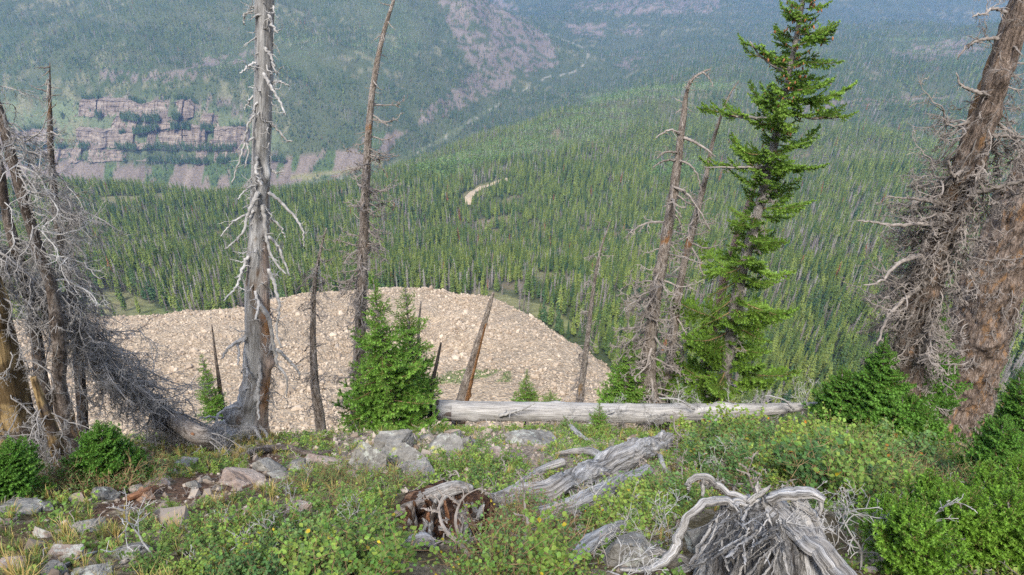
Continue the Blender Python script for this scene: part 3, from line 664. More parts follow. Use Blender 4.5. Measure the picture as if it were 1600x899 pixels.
M_pink = wood_mat('pink_stripped_bark', [(.26, .16, .12), (.42, .29, .23), (.50, .38, .31)], .4, scale=(16, 16, 3), fine=(60, 60, 12))
M_ochre = wood_mat('ochre_bare_wood', [(.18, .125, .07), (.36, .25, .12), (.48, .35, .18)], .55, scale=(10, 10, 1.2), fine=(50, 50, 4), patch=(.12, .09, .07), pth=(.54, .6))
M_orange = wood_mat('orange_streaked_wood', [(.11, .09, .08), (.22, .19, .17), (.36, .20, .09), (.46, .24, .08)], .5, scale=(7, 7, .9), fine=(50, 50, 4))
M_char = wood_mat('charred_wood', [(.02, .018, .016), (.045, .04, .036), (.09, .08, .07)], .5)
M_bark_dark = wood_mat('rough_dark_orange_bark', [(.05, .04, .033), (.15, .11, .085), (.29, .22, .175), (.42, .35, .30)], .65, scale=(16, 16, 4), fine=(60, 60, 16), patch=(.30, .175, .09), pscale=(5, 5, 1.6), pth=(.56, .64), bumpd=.04)
M_rotten = wood_mat('rotten_brown_wood', [(.02, .012, .008), (.085, .042, .024), (.19, .10, .055), (.28, .20, .15)], .7, scale=(26, 26, 14), fine=(80, 80, 40), bumpd=.04)
M_darkbark = wood_mat('dark_peeling_bark', [(.04, .03, .026), (.11, .085, .07), (.22, .18, .155), (.36, .33, .31)], .6, scale=(16, 16, 5), fine=(60, 60, 16), patch=(.33, .19, .08), pth=(.6, .68), bumpd=.03)

def twig_mat(name, a, b_):
    m, n, b = mat_base(name, .9, .15); tc = n.nodes.new('ShaderNodeTexCoord'); nn = noise_node(n, tc.outputs['Object'], 14, 5, .7)
    oi = n.nodes.new('ShaderNodeObjectInfo'); n.links.new(mixc(n, ramp(n, nn.outputs[0], [(.3, a), (.7, b_)]).outputs[0], ramp(n, oi.outputs['Random'], [(0, (.75, .74, .72)), (1, (1.2, 1.2, 1.2))]).outputs[0], 1.0, 'MULTIPLY'), b.inputs['Base Color'])
    bump(n, b, nn.outputs[0], .6, .01); return m
M_twig_silver = twig_mat('bleached_twigs', (.19, .18, .17), (.47, .455, .44))
M_twig_grey = twig_mat('grey_twigs', (.11, .10, .093), (.36, .342, .328))
M_twig_brown = twig_mat('brown_twigs', (.105, .09, .08), (.33, .29, .26))
M_twig_dark = twig_mat('dark_twigs', (.06, .052, .046), (.22, .195, .175))
M_stem = twig_mat('shrub_stems', (.14, .085, .045), (.34, .23, .13))

def leaf_mat(name, cd, cl, trans=.25):
    m, n, b = mat_base(name, .55, .3)
    ca = N(n, 'ShaderNodeVertexColor', layer_name='col'); oi = n.nodes.new('ShaderNodeObjectInfo')
    c = mixc(n, ramp(n, oi.outputs['Random'], [(0, cd), (1, cl)]).outputs[0], ca.outputs[0], 1.0, 'MULTIPLY'); n.links.new(c, b.inputs['Base Color'])
    if trans:
        t = n.nodes.new('ShaderNodeBsdfTranslucent'); n.links.new(c, t.inputs['Color']); mx = n.nodes.new('ShaderNodeMixShader'); mx.inputs[0].default_value = trans
        n.links.new(b.outputs[0], mx.inputs[1]); n.links.new(t.outputs[0], mx.inputs[2]); n.links.new(mx.outputs[0], n.nodes['Material Output'].inputs['Surface'])
    return m
M_leaf = leaf_mat('shrub_leaves', (.075, .150, .030), (.215, .32, .055), .3)
M_leaf_b = leaf_mat('shrub_leaves_blue', (.07, .15, .04), (.15, .25, .065), .28)
M_leaf_y = leaf_mat('shrub_leaves_yellow', (.10, .19, .032), (.21, .32, .05), .3)
M_needle = leaf_mat('fir_needles', (.135, .265, .05), (.18, .325, .065), .3)
M_needle_spr = leaf_mat('tall_spruce_needles', (.145, .25, .045), (.195, .31, .06), .3)
M_needle_dark = leaf_mat('dark_fir_needles', (.085, .20, .035), (.125, .26, .05), .25)
M_needle_bright = leaf_mat('bright_fir_needles', (.12, .24, .03), (.16, .29, .042), .28)
M_cone = twig_mat('spruce_cones', (.26, .10, .04), (.40, .19, .09))
M_grass = leaf_mat('grass_blades', (.19, .20, .07), (.32, .28, .13), .25)

def rock_mat(name, cols, lichen=(.38, .38, .10), lth=(.60, .66)):
    m, n, b = mat_base(name, .92, .15); tc = n.nodes.new('ShaderNodeTexCoord'); oi = n.nodes.new('ShaderNodeObjectInfo')
    add = n.nodes.new('ShaderNodeVectorMath'); add.operation = 'ADD'; ml = n.nodes.new('ShaderNodeVectorMath'); ml.operation = 'SCALE'
    n.links.new(oi.outputs['Random'], ml.inputs['Scale']); ml.inputs[0].default_value = (37, 51, 23); n.links.new(tc.outputs['Object'], add.inputs[0]); n.links.new(ml.outputs[0], add.inputs[1]); v = add.outputs[0]
    n1 = noise_node(n, v, 3.0, 8, .65, .3); n2 = noise_node(n, v, 18, 6, .7); n3 = noise_node(n, v, 2.2, 7, .75, .6); n4 = noise_node(n, v, 4.2, 6, .8)
    st = [(.3 + .4 * i / (len(cols) - 1), c) for i, c in enumerate(cols)]
    c = ramp(n, n1.outputs[0], st).outputs[0]; c = mixc(n, c, ramp(n, n2.outputs[0], [(.3, (.6, .6, .6)), (.62, (1.15, 1.15, 1.15))]).outputs[0], 1.0, 'MULTIPLY')
    c = mixc(n, c, (.42, .43, .38), ramp(n, n4.outputs[0], [(.56, (0, 0, 0)), (.62, (.8, .8, .8))]).outputs[0])
    c = mixc(n, c, lichen, ramp(n, n3.outputs[0], [(lth[0], (0, 0, 0)), (lth[1], (1, 1, 1))]).outputs[0])
    n.links.new(c, b.inputs['Base Color']); p = bump(n, b, n2.outputs[0], .8, .03); bump(n, b, n1.outputs[0], .7, .08, p); return m
M_rock = rock_mat('grey_lichen_rock', [(.10, .092, .08), (.21, .198, .178), (.32, .305, .275)])
M_rockpink = rock_mat('pink_lichen_rock', [(.16, .115, .09), (.31, .235, .19), (.40, .34, .29)], lth=(.63, .69))
M_rockbrown = rock_mat('brown_flat_rock', [(.15, .09, .055), (.25, .15, .095), (.33, .22, .15)], lth=(.72, .78))

# ------------------------------------------------------------------ trunks
def px_path(pts, Y0, Y1=None):
    """pts (photo x, photo y, width in photo px[, distance]) -> points and radii; distance runs from Y0 at the last point to Y1 at the first"""
    n_ = len(pts); out = []; rad = []
    for i, p in enumerate(pts):
        Y_ = p[3] if len(p) > 3 else (Y0 if Y1 is None else Y0 + (Y1 - Y0) * (n_ - 1 - i) / (n_ - 1))
        q = at_y(p[0], p[1], Y_); t = q @ fw; out.append(q); rad.append(.5 * p[2] * t / F_PX)
    return np.array(out), np.array(rad)
def trunk_mesh(name, P, rad, mat, k=24, step=.035, rough=.10, groove=.05, knots=0, seed=0, flare=0.0, lean_flat=1.0, tint=None, ends=.0, bark=0.0, wav=0.0, flute=0.0):
    C4 = np.c_[P, rad]; L = np.linalg.norm(np.diff(P, axis=0), axis=1).sum(); n_ = int(max(12, min(420, L / step)))
    D = catmull(C4, n_); Pc, rc = D[:, :3], np.maximum(D[:, 3], .002)
    s = np.r_[0, np.cumsum(np.linalg.norm(np.diff(Pc, axis=0), axis=1))]; g = np.random.default_rng(seed)
    if wav: Pc = Pc + wav * rc[:, None] * np.stack([fbm(s / (rc.mean() * 3) + 7 * q_, s * 0 + seed, 0, 3, seed + q_) for q_ in range(3)], 1) * 2.5
    T, A, B = frames(Pc); a = np.linspace(0, 2 * np.pi, k, endpoint=False); S_, Aa = np.meshgrid(s, a, indexing='ij'); RC = rc[:, None] + 0 * S_
    ca_, sa_ = np.cos(Aa), np.sin(Aa)
    tw = S_ * .35
    d = 1 + rough * fbm(np.cos(Aa + tw) * 1.2 + seed, np.sin(Aa + tw) * 1.2, S_ * 2.2, 3, seed) - groove * np.abs(fbm(np.cos(Aa + tw) * 4 + seed, np.sin(Aa + tw) * 4, S_ * .9, 3, seed + 5)) * 2
    if bark: d = d + bark * np.clip(fbm(ca_ * RC * 15 + 9, sa_ * RC * 15, S_ * 3.2, 3, seed + 9) * 2.2, -.6, .6)
    if flute: d = d + flute * (1 - 2.6 * np.abs(fbm(np.cos(Aa + tw) * 9 + seed, np.sin(Aa + tw) * 9, S_ * 1.6, 2, seed + 21))) + flute * .6 * (1 - 2.6 * np.abs(fbm(np.cos(Aa - tw) * 22 + seed, np.sin(Aa - tw) * 22, S_ * 3, 2, seed + 22)))
    for q in range(knots):
        s0 = g.uniform(.03, .97) * s[-1]; a0 = g.uniform(0, 6.28); da = (Aa - a0 + np.pi) % (2 * np.pi) - np.pi
        d = d + g.uniform(.12, .35) * np.exp(-((S_ - s0) / (.035 + .4 * rc.mean())) ** 2 - (da / .42) ** 2)
    if flare:
        e = s[-1] - S_; d = d + flare * np.exp(-e / .35) * (0.5 + .9 * np.clip(np.sin(Aa * 3 + seed), -.2, 1) + .4 * np.sin(Aa * 5 + 1))
    if ends: 
        cut = ends * (1 + .8 * fbm(np.cos(Aa) * 3, np.sin(Aa) * 3, 0 * S_, 2, seed + 3)); 
    V = Pc[:, None] + (RC * d)[..., None] * (ca_[..., None] * A[:, None] + sa_[..., None] * B[:, None] * lean_flat)
    if ends:
        sh = cut * (fbm(np.cos(Aa) * 5, np.sin(Aa) * 5, 0 * S_, 2, seed + 8) + .2); wS = np.exp(-S_ / .05)
        V = V + (sh * wS)[..., None] * T[:, None]
    grain = np.stack([ca_ * RC + seed, sa_ * RC, S_], -1).reshape(-1, 3)
    V = V.reshape(-1, 3); i = np.arange(n_ - 1)[:, None] * k; j = np.arange(k)[None]; j2 = (j + 1) % k
    Q = np.stack([i + j, i + j2, i + k + j2, i + k + j], -1).reshape(-1, 4)
    V = np.vstack([V, Pc[0] - T[0] * (-.3) * rc[0], Pc[-1]]); c0, c1 = n_ * k, n_ * k + 1; jj = np.arange(k)
    Tt = np.vstack([np.stack([jj * 0 + c0, (jj + 1) % k, jj], -1), np.stack([jj * 0 + c1, (n_ - 1) * k + jj, (n_ - 1) * k + (jj + 1) % k], -1)])
    grain = np.vstack([grain, grain[0], grain[-3]])
    c = np.ones((len(V), 3))
    if tint is not None: c[:-2] = tint(S_ / s[-1], Aa, Pc).reshape(-1, 3)
    org = Pc[-1].copy()
    me_ = new_mesh(name, V - org, [Q, Tt], mat, True, c)
    at = me_.attributes.new('grain', 'FLOAT_VECTOR', 'POINT'); at.data.foreach_set('vector', grain.astype(np.float32).ravel())
    return me_, Pc, rc, org

# ------------------------------------------------------------------ dead branches, grown along +X
def branch_shape(L, r, seed, droop=.5, curl=.5, wig=.22, subs=9, levels=2, k=5, sublen=.45, twig=.5, rmin=.0035):
    g = np.random.default_rng(seed); mb = MB()
    def grow(p0, d0, L_, r_, lev, up_):
        n_ = (4, 7, 12, 14)[min(lev + (levels < 2), 3)]; P = [p0]; d = d0 / np.linalg.norm(d0)
        for i in range(n_ - 1):
            u = i / (n_ - 1)
            d = d + g.normal(0, wig, 3) * [1, 1, .8]; d[2] += (-droop * (1 - u) + curl * up_ * u) * .35; d /= np.linalg.norm(d); P.append(P[-1] + d * L_ / (n_ - 1))
        P = np.array(P); rr = np.maximum(r_ * (1 - np.linspace(0, 1, n_) ** 1.1 * .86), rmin * .55)
        V, Q, T = tube(P, rr, k if lev == levels else (4 if lev == levels - 1 else 3), cap=lev == levels); mb.add(V, Q, T if len(T) else None)
        if lev > 0:
            ns = subs if lev == levels else max(3, int(subs * twig))
            for q in range(ns):
                u = g.uniform(.12, .98); i0 = min(int(u * (n_ - 1)), n_ - 2); pp = P[i0] + (P[i0 + 1] - P[i0]) * (u * (n_ - 1) - i0); t = P[i0 + 1] - P[i0]; t /= np.linalg.norm(t)
                sd = np.cross(t, [0, 0, 1]); sd /= np.linalg.norm(sd) + 1e-9; ang = g.uniform(.5, 1.25) * (1 if g.random() < .5 else -1)
                dd = t * math.cos(ang) + sd * math.sin(ang) + np.array([0, 0, g.normal(-.12 if droop > .4 else .05, .35)])
                grow(pp, dd, L_ * sublen * g.uniform(.45, 1.1) * (1.15 - .7 * u), max(r_ * (1 - u * .8) * .55, rmin), lev - 1, g.uniform(-.4, 1))
    grow(np.zeros(3), np.array([1, 0, .12]), L, r, levels, 1)
    return mb
def branch_set(n_, mat, seed, **kw): return [branch_shape(seed=seed + i, **kw).mesh('branch', mat) for i in range(n_)]
B_fine = branch_set(9, M_twig_grey, 500, L=.9, r=.0095, droop=.85, curl=.6, wig=.36, subs=15, levels=2, sublen=.34, twig=.5, rmin=.0030)
B_fine_b = branch_set(8, M_twig_brown, 520, L=.5, r=.0125, droop=.6, curl=.7, wig=.34, subs=11, levels=2, sublen=.42, twig=.5, rmin=.0062)
B_silver = branch_set(6, M_twig_silver, 540, L=.8, r=.009, droop=.8, curl=.9, wig=.34, subs=7, levels=2, sublen=.34, twig=.5, k=6, rmin=.0035)
B_sweep = branch_set(7, M_twig_grey, 660, L=1.3, r=.0125, droop=.55, curl=.5, wig=.20, subs=20, levels=2, sublen=.26, twig=.45, rmin=.0030)
B_dark = branch_set(6, M_twig_dark, 720, L=1.1, r=.011, droop=.9, curl=.5, wig=.26, subs=18, levels=2, sublen=.28, twig=.5, rmin=.0035)
B_sstub = branch_set(5, M_twig_silver, 680, L=.16, r=.008, droop=.5, curl=.4, wig=.35, subs=3, levels=1, sublen=.5, rmin=.0035)
B_gnarl = branch_set(8, M_twig_brown, 560, L=1.0, r=.015, droop=.6, curl=1.2, wig=.38, subs=14, levels=2, sublen=.36, twig=.65, k=6, rmin=.0045)
B_long = branch_set(8, M_twig_brown, 580, L=.6, r=.0175, droop=.35, curl=.8, wig=.24, subs=10, levels=2, sublen=.34, twig=.6, rmin=.0075)
B_white = branch_set(7, M_twig_silver, 600, L=.6, r=.007, droop=.0, curl=.3, wig=.22, subs=9, levels=2, sublen=.5, twig=.55)
B_stub = branch_set(4, M_twig_brown, 620, L=.2, r=.011, droop=.3, curl=.2, wig=.2, subs=2, levels=1, sublen=.4)
def add_branches(root, Pc, rc, n_, protos, t0, t1, az, ln, seed, tilt=(-.4, .3), name='branch', sink=.92, fr=.12, lenf=None):
    """copies of branch shapes along the trunk (t: 0 top .. 1 base); az in degrees, 0 = to the right, 180 = to the left, -90 = towards the viewer"""
    g = np.random.default_rng(seed); org = np.array(root.location)
    for q in range(n_):
        t = g.uniform(t0, t1); i = int(t * (len(Pc) - 1)); a = R(g.uniform(*az)) if not isinstance(az, list) else R(g.uniform(*az[g.integers(len(az))]))
        d = np.array([math.cos(a), math.sin(a), 0]); o_ = bpy.data.objects.new(name, protos[g.integers(len(protos))]); sc.collection.objects.link(o_); o_.parent = root
        s_ = g.uniform(*ln) * (lenf(t) if lenf else 1)
        o_.location = Pc[i] + d * rc[i] * sink - org; o_.rotation_euler = (g.uniform(-.5, .5), -g.uniform(*tilt), a); o_.scale = (s_, s_, s_)
def px_branch(root, pts, Y0, Y1, mat, name='branch', k=6, seed=0, subs=0):
    """one branch drawn through photo positions (x, y, width) from the trunk outwards"""
    n_ = len(pts); P, r_ = px_path([(*p[:3], Y0 + (Y1 - Y0) * i / (n_ - 1)) for i, p in enumerate(pts)], Y0)
    D = catmull(np.c_[P, r_], 6 * n_); g = np.random.default_rng(seed); D[1:, :3] += g.normal(0, .006, (len(D) - 1, 3)); mb = MB()
    V, Q, T = tube(D[:, :3], np.maximum(D[:, 3], .003), k); mb.add(V, Q, T)
    for q in range(subs):
        i = g.integers(2, len(D) - 1); d = g.normal(0, 1, 3); d /= np.linalg.norm(d); L_ = g.uniform(.06, .22)
        PP = [D[i, :3]]
        for w_ in range(5): d = d + g.normal(0, .3, 3); d /= np.linalg.norm(d); PP.append(PP[-1] + d * L_ / 5)
        V, Q, T = tube(PP, max(D[i, 3] * .5, .004) * np.linspace(1, .3, 6), 4); mb.add(V, Q, T)
    org = np.array(root.location); me_ = mb.mesh(name, mat, True, origin=P[0]); return put(name, me_, root, P[0] - org)
def to_ground(pts, Y_, ext=.25):
    """continue the lowest point down to the hillside at distance Y_"""
    x0, y0, w0 = pts[-1][:3]; x1, y1 = pts[-2][:2]
    for s_ in range(0, 4000, 6):
        py = y0 + s_; px = x0 + (x0 - x1) / max(1, (y0 - y1)) * s_ * .6; q = at_y(px, py, Y_)
        if q[2] < near_z(q[0], q[1]) - ext: break
    return pts + ([(px, py, w0 * 1.1)] if s_ > 6 else [])
def dead_tree(name, label, cat, pts, Y_, mat, branches=(), k=18, group=None, Ytop=None, extend=True, wm=1.0, **kw):
    pts = [(p[0], p[1], p[2] * wm, *p[3:]) for p in pts]
    if extend: pts = to_ground(list(pts), Y_)
    P, r_ = px_path(pts, Y_, Ytop); me_, Pc, rc, org = trunk_mesh('trunk', P, r_, mat, k=k, **kw)
    t = thing(name, label, cat, org, group); put('trunk', me_, t)
    for i, bdef in enumerate(branches): add_branches(t, Pc, rc, seed=kw.get('seed', 0) * 31 + i, **bdef)
    return t, Pc, rc
bd = lambda n_, protos, t0, t1, az, ln, **kw: dict(n_=n_, protos=protos, t0=t0, t1=t1, az=az, ln=ln, **kw)

# big grey snag with bleached drooping branches
def tA(t, a, Pc):  # orange bare strip low on the right side, darker bark higher up
    w_ = np.clip((t - .40) * 4, 0, 1) * np.clip(np.cos(a - .25) * 3 - 1.9, 0, 1) * (0.7 + .3 * np.sin(t * 40))
    up_ = np.clip(1 - t * 2.5, 0, 1)
    c = np.ones(t.shape + (3,)) * (1.0 - .25 * up_)[..., None]
    return c * (1 - w_[..., None]) + w_[..., None] * np.array([1.25, .62, .25])
YA = 7.3
A, PcA, rcA = dead_tree('grey_snag', 'tall bare grey dead trunk with white drooping branches and swollen burls, left of centre', 'dead tree',
  [(424, -160, 20), (415, -20, 27), (413, 60, 28), (411, 150, 29), (408, 240, 29), (406, 330, 31), (403, 410, 34), (402, 480, 38), (403, 530, 39), (403, 565, 45), (400, 600, 42), (394, 640, 50), (382, 675, 72), (376, 700, 84)], YA, M_grey, k=32, step=.025,
  seed=3, knots=26, rough=.09, groove=.06, flare=.25, tint=tA, extend=False)
fl = lambda *p: [(x, y, w_ * .68) for x, y, w_ in p]
for i, (pts, dY) in enumerate([
  (fl((396,18,5),(386,20,5),(381,24,4),(382,40,3)), -.1), (fl((420,20,8),(426,40,6),(434,52,4)), -.15), (fl((400,98,6),(388,104,5),(376,116,3)), -.2), (fl((414,75,7),(424,90,6),(429,105,4)), -.25),
  (fl((412,115,8),(420,130,8),(432,150,6),(440,165,5),(447,182,3)), -.3), (fl((398,180,6),(389,192,5),(384,215,4),(388,235,4),(383,262,3)), -.2), (fl((420,190,6),(436,205,5),(446,218,4),(458,222,3)), .1),
  (fl((396,215,7),(383,225,5),(375,250,4),(362,288,3)), -.3), (fl((402,245,8),(400,265,7),(404,280,7),(409,290,5)), -.35), (fl((420,300,9),(440,318,7),(460,338,6),(472,358,5),(476,388,3)), -.2),
  (fl((404,300,12),(396,315,9),(386,340,7),(378,365,6),(352,390,3)), -.4), (fl((410,320,11),(414,345,9),(416,370,7),(424,400,6),(438,420,5),(447,428,3)), -.45), (fl((398,330,7),(376,340,5),(362,348,4),(345,370,2.5)), -.25),
  (fl((420,370,8),(434,385,6),(444,410,5),(452,430,4)), -.2), (fl((388,400,9),(378,425,7),(368,450,5),(350,470,3)), -.3), (fl((420,420,9),(430,450,8),(436,480,6),(432,520,5),(440,545,4)), -.25),
  (fl((386,528,12),(368,536,8),(356,545,6),(346,560,4)), -.25), (fl((372,536,6),(373,550,5),(372,570,3)), -.3), (fl((405,475,14),(420,500,10),(428,545,8),(434,570,6),(448,590,5),(448,620,3)), -.3),
  (fl((420,545,11),(438,550,8),(452,565,7),(462,575,6),(470,590,3)), .05), (fl((404,560,9),(406,585,8),(404,610,8),(403,635,6),(405,655,4)), -.4), (fl((384,568,7),(386,580,5),(386,590,4)), -.3),
  (fl((380,640,8),(370,636,7),(352,640,6),(340,652,6),(338,668,4)), -.35), (fl((352,654,6),(330,652,5),(310,654,3)), -.4), (fl((380,662,9),(396,668,8),(404,680,7),(414,696,5)), -.4), (fl((392,666,7),(390,684,6),(386,698,4)), -.45),
  (fl((400,670,6),(412,672,5),(420,690,4)), -.4), (fl((398,455,7),(404,475,7),(398,500,5)), -.35), (fl((420,130,6),(436,128,4),(452,134,2.5)), .1), (fl((396,150,5),(388,160,4),(382,172,2.5)), .1),
  (fl((418,265,6),(430,270,4),(444,268,2.5)), .1), (fl((400,290,6),(385,296,4),(372,312,3)), -.3), (fl((421,340,6),(436,352,5),(446,372,3)), .05)]):
    px_branch(A, pts, YA + (-.12 if dY < 0 else 0), YA + dY - .1, M_twig_silver, k=8, seed=i, subs=4)
for q_, (x_, y_, w_, h_) in enumerate([(352, 676, 50, 44), (372, 650, 40, 40), (362, 694, 44, 26)]):
    V, T = rock_mesh(950 + q_, cuts=0, sub=4); c0 = at_y(x_, y_, YA - .12); k_ = (c0 @ fw) / F_PX; V = V * [w_ * .5 * k_, w_ * .42 * k_, h_ * .62 * k_]; V = V * (1 + .22 * fbm(V[:, 0] * 9, V[:, 1] * 9, V[:, 2] * 9, 3, q_))[:, None]
    me_ = new_mesh('burl', V, T, M_grey, True, np.ones((len(V), 3))); at_ = me_.attributes.new('grain', 'FLOAT_VECTOR', 'POINT'); at_.data.foreach_set('vector', (V * [1, 1, .8]).astype(np.float32).ravel()); put('burl', me_, A, c0 - np.array(A.location))
add_branches(A, PcA, rcA, 110, B_sstub, .1, .9, (-200, 20), (.5, 1.5), 6, tilt=(-1.1, .3))
add_branches(A, PcA, rcA, 10, B_silver, .35, .9, (-150, 20), (.3, .5), 7, tilt=(-1.1, -.4))
add_branches(A, PcA, rcA, 22, B_fine, .62, .93, (-30, 60), (.35, .7), 8, tilt=(-1.2, -.3))
add_branches(A, PcA, rcA, 20, B_silver, .93, .99, (150, 300), (.25, .45), 9, tilt=(-.8, .3))

dead_tree('dead_spruce', 'slender brown-barked dead spruce rising out of the frame behind the small bright spruce', 'dead tree',
  [(632, -60, 3), (617, -5, 7), (600, 50, 10), (587, 110, 13), (578, 180, 15), (572, 280, 19), (568, 380, 23), (564, 480, 25), (560, 600, 28), (556, 690, 32)], 9.9, M_bark, wm=.70, seed=5, bark=.10, knots=20, rough=.08,
  branches=[bd(46, B_long, .25, .6, [(150, 210), (-40, 30), (-110, -60)], (.5, 1.05), tilt=(-.6, .2)), bd(74, B_fine_b, .42, .95, (0, 360), (.7, 1.3), tilt=(-.8, .1)), bd(40, B_stub, .03, .5, (0, 360), (.4, 1.2)), bd(14, B_long, .2, .42, (-40, 40), (.6, 1.0), tilt=(-.2, .1)), bd(60, B_stub, .4, .95, (0, 360), (.4, 1.1))])
dead_tree('dead_sapling', 'thin grey-brown dead spruce with fine twigs between the big grey trunk and the bright spruce', 'dead tree',
  [(510, 356, 2.5), (500, 395, 6), (492, 440, 9), (489, 520, 12), (492, 600, 17), (499, 650, 20), (504, 692, 23)], 8.0, M_bark, wm=.78, seed=6, bark=.08, extend=False,
  branches=[bd(50, B_fine_b, .12, .9, (0, 360), (.3, .75), tilt=(-.8, .1)), bd(16, B_long, .03, .35, (0, 360), (.2, .45)), bd(24, B_stub, .1, .95, (0, 360), (.5, 1.1))])
dead_tree('leaning_snag', 'short branchless snag with an orange stripped side leaning right behind the log', 'dead tree',
  [(771, 457, 4.5), (766, 474, 6.5), (752, 520, 10), (738, 570, 15), (726, 612, 19), (718, 650, 22)], 10.6, M_barkgrey, seed=7, knots=12, tint=lambda t, a_, Pc: np.where((np.cos(a_ - .2) > .55)[..., None] & (t > .15)[..., None], np.array([1.5, .85, .4]), np.array([1.1, 1.06, 1.02])), branches=[bd(5, B_stub, .2, .9, (0, 360), (.3, .6))])
dead_tree('charred_pole', 'short charred black stub pole beside the bright spruce at the broken log end', 'dead tree', [(689, 536, 4), (684, 560, 6.5), (677, 595, 8), (672, 640, 10)], 9.8, M_char, wm=.75, seed=8, knots=4, branches=[bd(4, B_stub, .3, .9, (0, 360), (.3, .5))])
dead_tree('dead_pole', 'thin dark dead pole standing by the small green fir in front of the rock lobe', 'dead tree', [(331, 508, 2), (336, 550, 4), (342, 595, 6), (347, 632, 8), (352, 680, 9)], 10.5, M_darkbark, seed=9, branches=[bd(7, B_stub, .3, .9, (0, 360), (.3, .5))])
dead_tree('dead_pole', 'thin dark dead pole right behind the cone-bearing small spruce', 'dead tree', [(658, 472, 2), (655, 500, 4), (653, 560, 5), (652, 640, 7)], 11.4, M_barkgrey, seed=10, branches=[bd(6, B_stub, .0, .9, (0, 360), (.3, .5))])
dead_tree('dead_sapling', 'thin brown dead spruce by the right rim of the rock lobe', 'dead tree',
  [(955, 343, 1.5), (938, 392, 5), (926, 460, 7.5), (918, 530, 10), (909, 600, 14), (902, 660, 17)], 12.0, M_barkgrey, wm=.8, seed=11, bark=.1, branches=[bd(26, B_fine_b, .05, .5, (0, 360), (.3, .8)), bd(40, B_fine_b, .45, .85, (0, 360), (.5, 1.0), tilt=(-1.1, -.4)), bd(14, B_stub, 0, .9, (0, 360), (.4, .9))])
T1, Pc1, rc1 = dead_tree('dead_spruce', 'brown dead spruce with a hooked broken top, larger of the leaning pair behind the log', 'dead tree',
  [(1110, 108, 3), (1098, 113, 5), (1082, 124, 7), (1073, 145, 9), (1067, 190, 14), (1058, 260, 18), (1046, 340, 21), (1034, 410, 24), (1022, 480, 26), (1014, 560, 29), (1016, 620, 33), (1022, 680, 38)], 10.7, M_bark, wm=.74, seed=12, bark=.12, knots=10,
  branches=[bd(60, B_long, .25, .92, [(150, 220), (-40, 40), (-120, -60)], (.7, 1.4), tilt=(-.8, .1)), bd(40, B_fine_b, .45, .95, (100, 260), (.8, 1.5), tilt=(-1.2, -.3)), bd(50, B_stub, .03, .6, (0, 360), (.4, .9))])
for i, (p_, dy) in enumerate([(fl((1062,208,6),(1048,203,5),(1036,208,4),(1024,216,3)), 0), (fl((1058,238,6),(1040,238,5),(1026,248,3)), -.1), (fl((1056,250,6),(1036,252,4),(1020,262,3)), -.2), (fl((1068,215,8),(1085,222,7),(1102,232,5),(1118,246,3)), -.2),
   (fl((1072,140,5),(1076,130,4),(1078,124,2)), 0), (fl((1098,113,4),(1108,122,3),(1114,136,2)), -.1), (fl((1060,250,6),(1078,258,5),(1090,275,4),(1096,300,3)), -.3), (fl((1050,290,6),(1070,300,5),(1090,325,4),(1110,360,3)), -.3)]):
    px_branch(T1, p_, 10.65, 10.65 + dy, M_twig_brown, seed=40 + i, subs=7)
dead_tree('dead_spruce', 'slimmer brown dead spruce with a curved top right of the hooked snag', 'dead tree',
  [(1155, 126, 2.5), (1140, 148, 4), (1128, 178, 6), (1113, 225, 9), (1102, 280, 12), (1087, 340, 16), (1072, 400, 18), (1058, 470, 20), (1050, 540, 22), (1042, 600, 25), (1036, 680, 30)], 11.3, M_bark, wm=.66, seed=13, bark=.12,
  branches=[bd(56, B_long, .25, .9, (0, 360), (.6, 1.2), tilt=(-.8, .1)), bd(40, B_fine_b, .45, .95, (0, 360), (.7, 1.4), tilt=(-1.2, -.3)), bd(30, B_stub, 0, .5, (0, 360), (.4, .9))])
dead_tree('dead_spruce', 'pinkish stripped dead trunk leaning behind the tall live spruce', 'dead tree',
  [(1193, 222, 3), (1186, 255, 9), (1176, 300, 13), (1160, 345, 16), (1142, 400, 20), (1124, 470, 25), (1108, 540, 27), (1096, 610, 30), (1088, 680, 32)], 11.6, M_pink, wm=.62, seed=14, bark=.05, branches=[bd(30, B_fine_b, .1, .9, (0, 360), (.3, .6))])
# right hand giants
gR2 = g_hit(1490, 672)
R1, PcR1, rcR1 = dead_tree('dead_pine', 'leaning dead pine with shredded grey bark and long curved limbs at the right edge', 'dead tree',
  [(1640, -150, 34), (1604, -20, 44), (1574, 70, 52), (1548, 150, 56), (1520, 235, 60), (1494, 310, 62), (1466, 390, 62), (1440, 470, 64), (1418, 560, 68), (1400, 650, 74)], 9.3, M_bark_dark, wm=.72, seed=15, bark=.16, k=36, knots=30, rough=.14, groove=.12,
  branches=[bd(46, B_gnarl, .28, .66, [(150, 230)], (.7, 1.25), tilt=(-.5, .15)), bd(22, B_gnarl, .2, .7, [(-120, -60), (60, 120)], (.5, .8), tilt=(-.6, .2)), bd(26, B_gnarl, .2, .7, [(-40, 40)], (.7, 1.2), tilt=(-.5, .4)),
            bd(70, B_dark, .3, .8, [(130, 240)], (.5, 1.0), tilt=(-1.0, -.2)), bd(40, B_dark, .25, .75, [(-120, 30)], (.5, .9), tilt=(-1.0, -.2)),
            bd(110, B_fine_b, .35, .85, [(130, 300)], (.7, 1.5), tilt=(-1.1, -.1)), bd(80, B_fine_b, .3, .85, [(-70, 60)], (.9, 1.7), tilt=(-1.0, 0)), bd(26, B_stub, .1, .5, (0, 360), (.6, 1.5)), bd(12, B_gnarl, .1, .3, [(150, 230), (-30, 30)], (.4, .7), tilt=(-.2, .5))])
